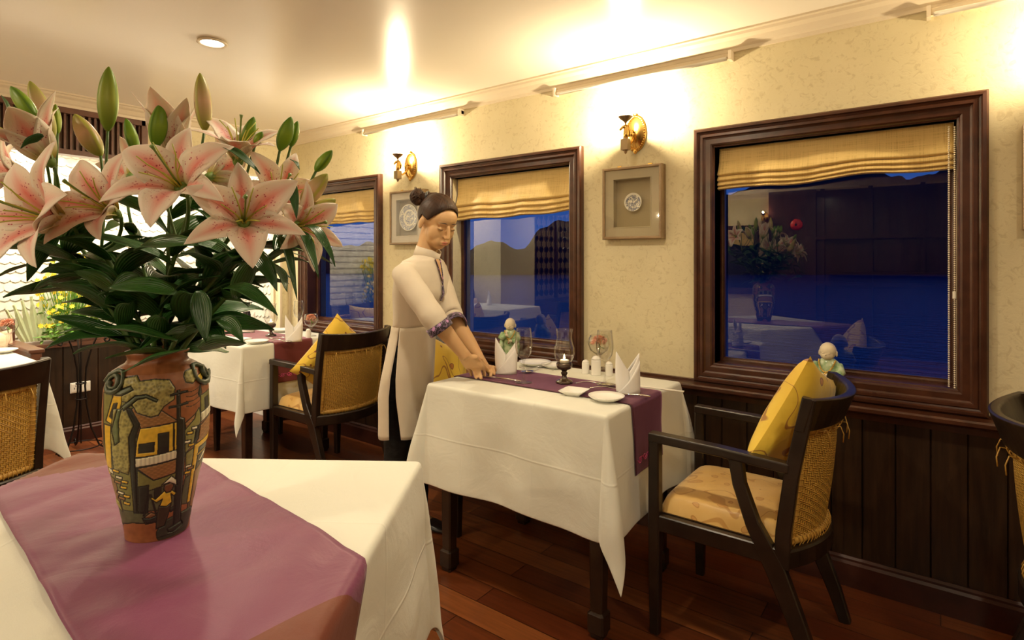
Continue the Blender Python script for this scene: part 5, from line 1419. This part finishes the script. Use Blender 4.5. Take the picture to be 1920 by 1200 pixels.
for s in (-1, 1):
    HE((.042, s * .031, -.030), (.033, .030, .042)); HE((.0715, s * .030, -.002), (.0085, .0145, .0070)); HE((-.008, s * .075, -.012), (.015, .008, .027)); HE((.094, s * .009, -.033), (.009, .007, .006))
    HE((.066, s * .024, .020), (.013, .022, .014)); HE((.058, s * .022, -.060), (.024, .022, .026))
HE((.046, 0, .036), (.040, .054, .044)); HE((.100, 0, -.030), (.010, .009, .009)); HE((.084, 0, -.057), (.009, .019, .006)); HE((.0825, 0, -.066), (.009, .016, .006))
m.tube([Hd(.082, 0, .012), Hd(.092, 0, -.008), Hd(.100, 0, -.028)], [.007, .0075, .009], 10)
nb = B(.075, 0, 1.235)
m.tube([nb - V((0, 0, .05)), nb, nb.lerp(Hd(-.015, 0, -.06), .5), Hd(-.015, 0, -.05), Hd(-.01, 0, 0)], [.055, .050, .046, .049, .05], 18)
# torso under the tunic
def ring(f, z, a, b, n=28, tilt=0, ex=2.0):
    out = []
    for k in range(n):
        g = 2 * pi * k / n; c, s = cos(g), sin(g)
        out.append(B(f + a * abs(c) ** (2 / ex) * (1 if c > 0 else -1), b * abs(s) ** (2 / ex) * (1 if s > 0 else -1), z + tilt * c))
    return out
TR = [(.012, .78, .068, .118), (.014, .84, .068, .116), (.018, .90, .074, .118), (.032, .95, .068, .108), (.048, 1.03, .080, .122), (.066, 1.10, .092, .136), (.070, 1.17, .082, .146), (.074, 1.215, .066, .140), (.080, 1.245, .045, .075), (.082, 1.262, .03, .04)]
m.loft([ring(f, z, a - .002, b - .004) for f, z, a, b in TR])
SR, SL = B(.075, -.150, 1.200), B(.075, .150, 1.200)
S_R, E_R, W_R = V((-1.725, 1.568, 1.180)), V((-1.580, 1.578, 1.025)), at(868, 662, 2.265)
S_L, E_L, W_L = V((-1.812, 1.842, 1.184)), V((-1.685, 1.800, 1.006)), at(898, 668, 2.40)
for S, E, Wr in ((S_R, E_R, W_R), (S_L, E_L, W_L)):
    S, E, Wr = Lc(S), Lc(E), Lc(Wr)
    m.tube([S.lerp(B(.07, 0, 1.2), .35), S, S.lerp(E, .4), E, E.lerp(Wr, .25), E.lerp(Wr, .7), Wr, Wr + (Wr - E).normalized() * .02], [.035, .045, .041, .036, .036, .028, (.020, .026), (.017, .027)], 16)
def hand(Wr, tips, thumb, knc, across):
    """tips: four table points from the index to the little finger; knc: centre of the knuckles"""
    Wr, knc = Lc(Wr), Lc(knc); ax = V(across).normalized(); d = (knc - Wr).normalized(); up = ax.cross(d).normalized()
    if up.z < 0: up = -up
    rings = []
    for s, w, h in ((-.15, .026, .018), (.15, .029, .017), (.5, .036, .016), (.85, .040, .014), (1.02, .038, .011)):
        c = Wr.lerp(knc, s); rings.append([c + ax * cos(2 * pi * k / 16) * w + up * sin(2 * pi * k / 16) * h for k in range(16)])
    m.loft(rings)
    for i, t in enumerate(tips):
        k0 = knc + ax * (.029 - .0195 * i) + up * (.002 - .001 * abs(i - 1)); t = Lc(t); D = t - k0
        mid = k0 + D * .42 + up * (.013 + .004 * (i in (1, 2))) + d * .006; dip = k0 + D * .76 + up * .008 + d * .005
        r = (.0090, .0093, .0090, .0080)[i]; m.tube([k0 - d * .012, k0, mid, dip, t + V((0, 0, .002))], [r * 1.1, r * 1.12, r * 1.0, r * .90, r * .80], 10); m.ell(t + V((0, 0, .003)), r * .82, 8)
    a = Wr.lerp(knc, .30) + ax * .024; t = Lc(thumb); m.tube([a - ax * .01, a + ax * .012, a.lerp(t, .58) + ax * .008, t], [.012, .0115, .0100, .0080], 10); m.ell(t, .0080, 8)
zt = .7585
KR, KL = at(888, 687, 2.31), at(911, 687, 2.42)
hand(W_R, [atz(909, 706, zt), atz(902, 710, zt), atz(893, 709.5, zt), atz(884.5, 705, zt)], atz(917, 700, zt + .004), KR, RV * .95 + FV * .15)
hand(W_L, [atz(925, 694, zt), atz(929, 698, zt), atz(926, 703, zt), atz(920, 706, zt)][::-1], atz(908, 699, zt), KL, -(RV * .35 - FV * .9) * -1 * -1)
# legs
LR = [Lc(V((-1.825, 1.640, .82))), Lc(V((-1.865, 1.655, .46))), Lc(V((-1.935, 1.715, .075)))]; LL = [Lc(V((-1.860, 1.765, .82))), Lc(V((-1.90, 1.80, .46))), Lc(V((-1.96, 1.87, .075)))]
for h, k, a in (LR, LL):
    m.tube([h, h.lerp(k, .5), k, k.lerp(a, .35), a, a - V((0, 0, .03))], [.048, .048, .045, .044, .029, .03], 14)
    ft = V((1, .12, 0)).normalized(); m.tube([a + V((-.03, 0, -.045)), a + ft * .03 + V((0, 0, -.034)), a + ft * .085 + V((0, 0, -.052)), a + ft * .125 + V((0, 0, -.058))], [(.018, .022), (.022, .028), (.012, .028), (.006, .022)], 12, up=(0, 0, 1))
bd = m.build('body', SKIN, WT, smooth=True)
md = bd.modifiers.new('r', 'REMESH'); md.mode = 'VOXEL'; md.voxel_size = .0031; md.use_smooth_shade = True
md = bd.modifiers.new('s', 'SMOOTH'); md.factor = .5; md.iterations = 8
# face details
m = MB(); m.ell(Hd(.0878, 0, -.0570), (.0066, .0140, .0034), 14, HM_); m.ell(Hd(.0865, 0, -.0648), (.0066, .0118, .0038), 14, HM_); m.build('lips', LIP, WT, smooth=True)
for s in (-1, 1):
    m = MB(); m.tube([Hd(.0838 - .26 * abs(q) ** 2 * .08 * 10 * .03 - .020 * (q ** 2) * .55, s * (.030 + .0155 * q), -.0035 + .0025 * q * q) for q in (-1, -.6, -.2, .2, .6, 1)], [.0004, .0008, .0011, .0011, .0009, .0004], 6); m.build('eyelash', BROW, WT, smooth=True)
    m = MB(); m.tube([Hd(.0848 - .006 * (q + .4) ** 2 * 1.2, s * (.029 + .018 * q), .0245 + .003 * (1 - q * q)) for q in (-1, -.5, 0, .5, 1)], [.0008, .0017, .0019, .0014, .0005], 6); m.build('eyebrow', BROW, WT, smooth=True)
# hair swept up into a bun
def hairpt(al, v, off=0):
    lim = {0: 47, 20: 50, 40: 61, 57: 78, 70: 97, 80: 94, 98: 92, 112: 125, 150: 142, 180: 146}
    ks = sorted(lim); d = abs(math.degrees(al)); d = 360 - d if d > 180 else d
    for a, b in zip(ks, ks[1:]):
        if a <= d <= b: L_ = lim[a] + (lim[b] - lim[a]) * (d - a) / (b - a); break
    th = math.radians(L_ * v); x, y, z = sin(th) * cos(al), sin(th) * sin(al), cos(th)
    rr = 1.040 + .022 * sin(al * 34 + v * 2) * .35 - .045 * max(0, v - .8) / .2 + off
    cx = .008 * max(0, cos(al)) * sin(th)
    return Hd(-.010 + x * .094 * rr + cx, y * .0755 * rr, .024 + z * .092 * rr)
m = MB(); rings = [[hairpt(2 * pi * k / 96, max(v, .02)) for k in range(96)] for v in [i / 20 for i in range(21)]]
rings += [[hairpt(2 * pi * k / 96, v, -.06) for k in range(96)] for v in (1.0, .8)]
m.loft(rings, True, True); hr = m.build('hair', HAIR, WT, smooth=True)
bc = Lc(at(783, 372, 2.455)); m = MB(); bc = bc + V((0, 0, .006)); m.ell(bc, (.031, .030, .038), 18); m.ell(bc + V((.010, .0, -.018)), (.022, .022, .02), 14)
rd = random.Random(8)
base = Hd(-.055, 0, .085)
m.tube([base, base.lerp(bc, .6), bc], [.026, .022, .024], 14)
for k in range(46):
    a = V((rd.uniform(-1, 1), rd.uniform(-1, 1), rd.uniform(-.5, 1.2))).normalized(); b = a.orthogonal().normalized(); c = a.cross(b)
    g = rd.uniform(0, 6)
    q = [bc + (b * cos(g + t) + c * sin(g + t)* 1.0) * .031 + a * (.007 * sin(t * 3)) for t in [i * .35 for i in range(8)]]; m.tube(q, [.0035] * 7 + [.001], 6)
for k in range(9):
    d = V((rd.uniform(-.7, .5), rd.uniform(-.5, .5), rd.uniform(.3, 1))).normalized(); p = bc + d * .028; m.tube([p, p + d * .008 + V((-.004, 0, 0)), p + d * .016 + V((-.008, 0, .002))], [.005, .0030, .0008], 6)
m.build('hair_bun', HAIR, WT, smooth=True)
m = MB(); c = base.lerp(bc, .45); ax = (bc - base).normalized(); u = ax.orthogonal().normalized(); w = ax.cross(u); m.tube([c + (u * cos(t) + w * sin(t)) * .024 for t in [i * pi / 10 for i in range(21)]], .005, 8); m.build('hair_band', SHOE, WT, smooth=True)
m = MB()
for k in range(7):
    al = math.radians(rd.choice([-1, 1]) * rd.uniform(135, 170)); p = hairpt(al, .98); m.tube([p, p + V((-.004, 0, -.012)), p + V((-.006 + rd.uniform(-.004, .004), rd.uniform(-.004, .004), -.028))], [.0006, .0005, .0003], 4)
m.build('loose_strands', HAIR, WT)
# tunic: bodice, front and back panels, sleeves, collar
def fold(g, z): return 1 + .012 * sin(g * 7 + z * 9) * (1 if z < 1.0 else .5) + .012 * noise.noise(V((cos(g) * 3, sin(g) * 3, z * 7)))
BOD = [(.086, 1.262, .050, .052, 2), (.084, 1.252, .058, .072, 2.1), (.080, 1.238, .068, .130, 2.1), (.076, 1.212, .080, .155, 2.3), (.073, 1.17, .092, .164, 2.3), (.068, 1.10, .106, .152, 2.2), (.054, 1.03, .093, .138, 2.1), (.0347, .955, .080, .1237, 2)]
m = MB(); rings = []
for i in range(len(BOD) - 1):
    for q in range(4):
        s = q / 4; r = [BOD[i][j] * (1 - s) + BOD[i + 1][j] * s for j in range(5)]; rg = ring(r[0], r[1], r[2], r[3], 64, 0, r[4])
        c = B(r[0], 0, r[1]); rings.append([c + (p - c) * fold(2 * pi * k / 64, r[1]) for k, p in enumerate(rg)])
rings.append(ring(.0347, .955, .0802, .1240, 64, 0, 2)); m.loft(rings, True, False); m.build('tunic_bodice', TUN, WT, smooth=True, solid=.003, offset=1)
def panel(front):
    def fn(u, v):
        z = .960 - .456 * v - (.01 * sin(u * 5) * v); a0 = math.radians(90 - .5 - (30 * v if front else -2 * v)); g = (2 * u - 1) * a0
        dep = .0806 + (.008 if front else .026) * min(1, v * 1.5) + .004 * v; wid = .1240 + .034 * min(1, v * 2.2)
        f = .0347 - .034 * min(1, v * 1.6); k = 1 + .032 * sin(g * 6 + (1 if front else 3)) * v + .015 * noise.noise(V((u * 4, v * 4, 2 + front)))
        c, s = cos(g), sin(g)
        return B(f + (1 if front else -1) * dep * c * k + 0, wid * s * k, z)
    return sheet(36, 26, fn)
panel(True).build('tunic_front_panel', TUN, WT, smooth=True, solid=.003, offset=-1)
panel(False).build('tunic_back_panel', TUN, WT, smooth=True, solid=.003, offset=1)
def sleeve(S, E, Wr, end, re, first):
    S, E, Wr, end = Lc(S), Lc(E), Lc(Wr), Lc(end); d = (end - E).normalized()
    pts = [S.lerp(B(.075, 0, 1.20), .42) + V((0, 0, .004)), S + V((0, 0, .003)), S.lerp(E, .3), S.lerp(E, .65), E.lerp(end, .15), E.lerp(end, .6), end - d * .030]
    rad = [.040, .047, .049, .047, .046, re * .98, re]
    def tub(P_, R_, n=24, fw=True):
        mm = MB(); k0 = 0
        mm.tube(P_, R_, n, caps=False); 
        for i, p in enumerate(mm.v):
            mm.v[i] = p
        return mm
    f = []
    fr_ = []
    for i in range(len(pts) - 1):
        for q in range(4):
            s = q / 4; f.append(pts[i].lerp(pts[i + 1], s)); fr_.append((rad[i] * (1 - s) + rad[i + 1] * s) * (1 + .025 * sin(i * 5 + q * 1.7) * (i > 1)))
    f.append(pts[-1]); fr_.append(rad[-1])
    tub(f, fr_).build('tunic_sleeve', TUN, WT, smooth=True, solid=.0025, offset=1)
    tub([end - d * .032, end - d * .015, end + d * .002], [re + .002, re + .0025, re + .002]).build('sleeve_cuff', CUFF, WT, smooth=True, solid=.003, offset=1)
sleeve(S_R, E_R, W_R, at(828, 619, 2.215), .046, True)
sleeve(S_L, E_L, W_L, at(856, 610, 2.39), .042, False)
m = MB(); nk = [(B(.090, 0, 1.250), .054), (B(.097, 0, 1.272), .0525), (B(.104, 0, 1.292), .052)]
rings = []
for c, r in nk: rings.append([c + BF * cos(2 * pi * k / 40) * r + BL * sin(2 * pi * k / 40) * r * .98 + V((0, 0, -.014 * cos(2 * pi * k / 40) - .012 * max(0, cos(2 * pi * k / 40)) ** 6)) for k in range(40)])
m.loft(rings, True, False); m.build('mandarin_collar', TUN, WT, smooth=True, solid=.003)
def chest(u, v, off):  # strip on the front centre, slightly to her right side
    z = 1.245 - .18 * v; 
    for a, b in zip(BOD, BOD[1:]):
        if b[1] <= z <= a[1]:
            s = (a[1] - z) / (a[1] - b[1]); r = [a[j] * (1 - s) + b[j] * s for j in range(5)]; break
    y = u; c = sqrt(max(0, 1 - (abs(y) / r[3]) ** r[4])) ** (2 / r[4] * 1) if r[4] else 1
    return B(r[0] + r[2] * (max(0, 1 - (abs(y) / r[3]) ** r[4])) ** (1 / r[4]) * 1.012 + off, y, z)
m = sheet(6, 16, lambda u, v: chest(-.012 + .030 * (u - .5) * (1 - v) ** .8 * 1.3, v * .62, .004)); m.build('neck_opening', SKIN, WT, smooth=True)
for s in (-1, 1):
    m = MB(); m.tube([chest(-.012 + s * .0200 * (1 - v) ** .8, v * .62, .006) for v in [i / 12 for i in range(13)]], .0022, 6); m.build('collar_piping', CUFF, WT, smooth=True)
m = sheet(4, 10, lambda u, v: chest(-.022 + .016 * u, .62 + .36 * v, .006)); m.build('embroidered_placket', CUFF, WT, smooth=True, solid=.002)
# trousers and shoes
m = MB(); m.loft([ring(f, z, a + .006, b + .004) for f, z, a, b in ((-.0, .64, .060, .100), (.005, .70, .070, .118), (.012, .76, .070, .122), (.014, .80, .070, .122), (.014, .85, .070, .120), (.014, .885, .077, .122))])
for h, k, a in (LR, LL):
    pts = [h + V((0, 0, .02)), h.lerp(k, .3), h.lerp(k, .7), k, k.lerp(a, .3), k.lerp(a, .7), a + V((0, 0, .02))]
    f = []; r = []; R_ = [.058, .060, .057, .056, .055, .050, .044]
    for i in range(len(pts) - 1):
        for q in range(5): s = q / 5; f.append(pts[i].lerp(pts[i + 1], s)); r.append((R_[i] * (1 - s) + R_[i + 1] * s) * (1 + .02 * sin((i * 5 + q) * 2.2) * (i > 2)))
    f.append(pts[-1]); r.append(.044); m.tube(f, r, 20)
m.build('trousers', TRS, WT, smooth=True)
for h, k, a in (LR, LL):
    ft = V((1, .12, 0)).normalized(); sd = V((-ft.y, ft.x, 0)); rings = []
    for x, w, h0, h1 in ((-.050, .018, 0, .040), (-.040, .030, 0, .050), (-.01, .034, .0, .046), (.03, .035, 0, .040), (.08, .041, 0, .042), (.125, .041, 0, .030), (.160, .033, 0, .024), (.180, .016, .002, .016)):
        c = V((a.x, a.y, 0)) + ft * x; rings.append([c + sd * w * cos(t) + V((0, 0, (h0 + h1) / 2 + (h1 - h0) / 2 * sin(t))) for t in [2 * pi * k_ / 16 for k_ in range(16)]])
    m = MB(); m.loft(rings); m.build('shoe', SHOE, WT, smooth=True)
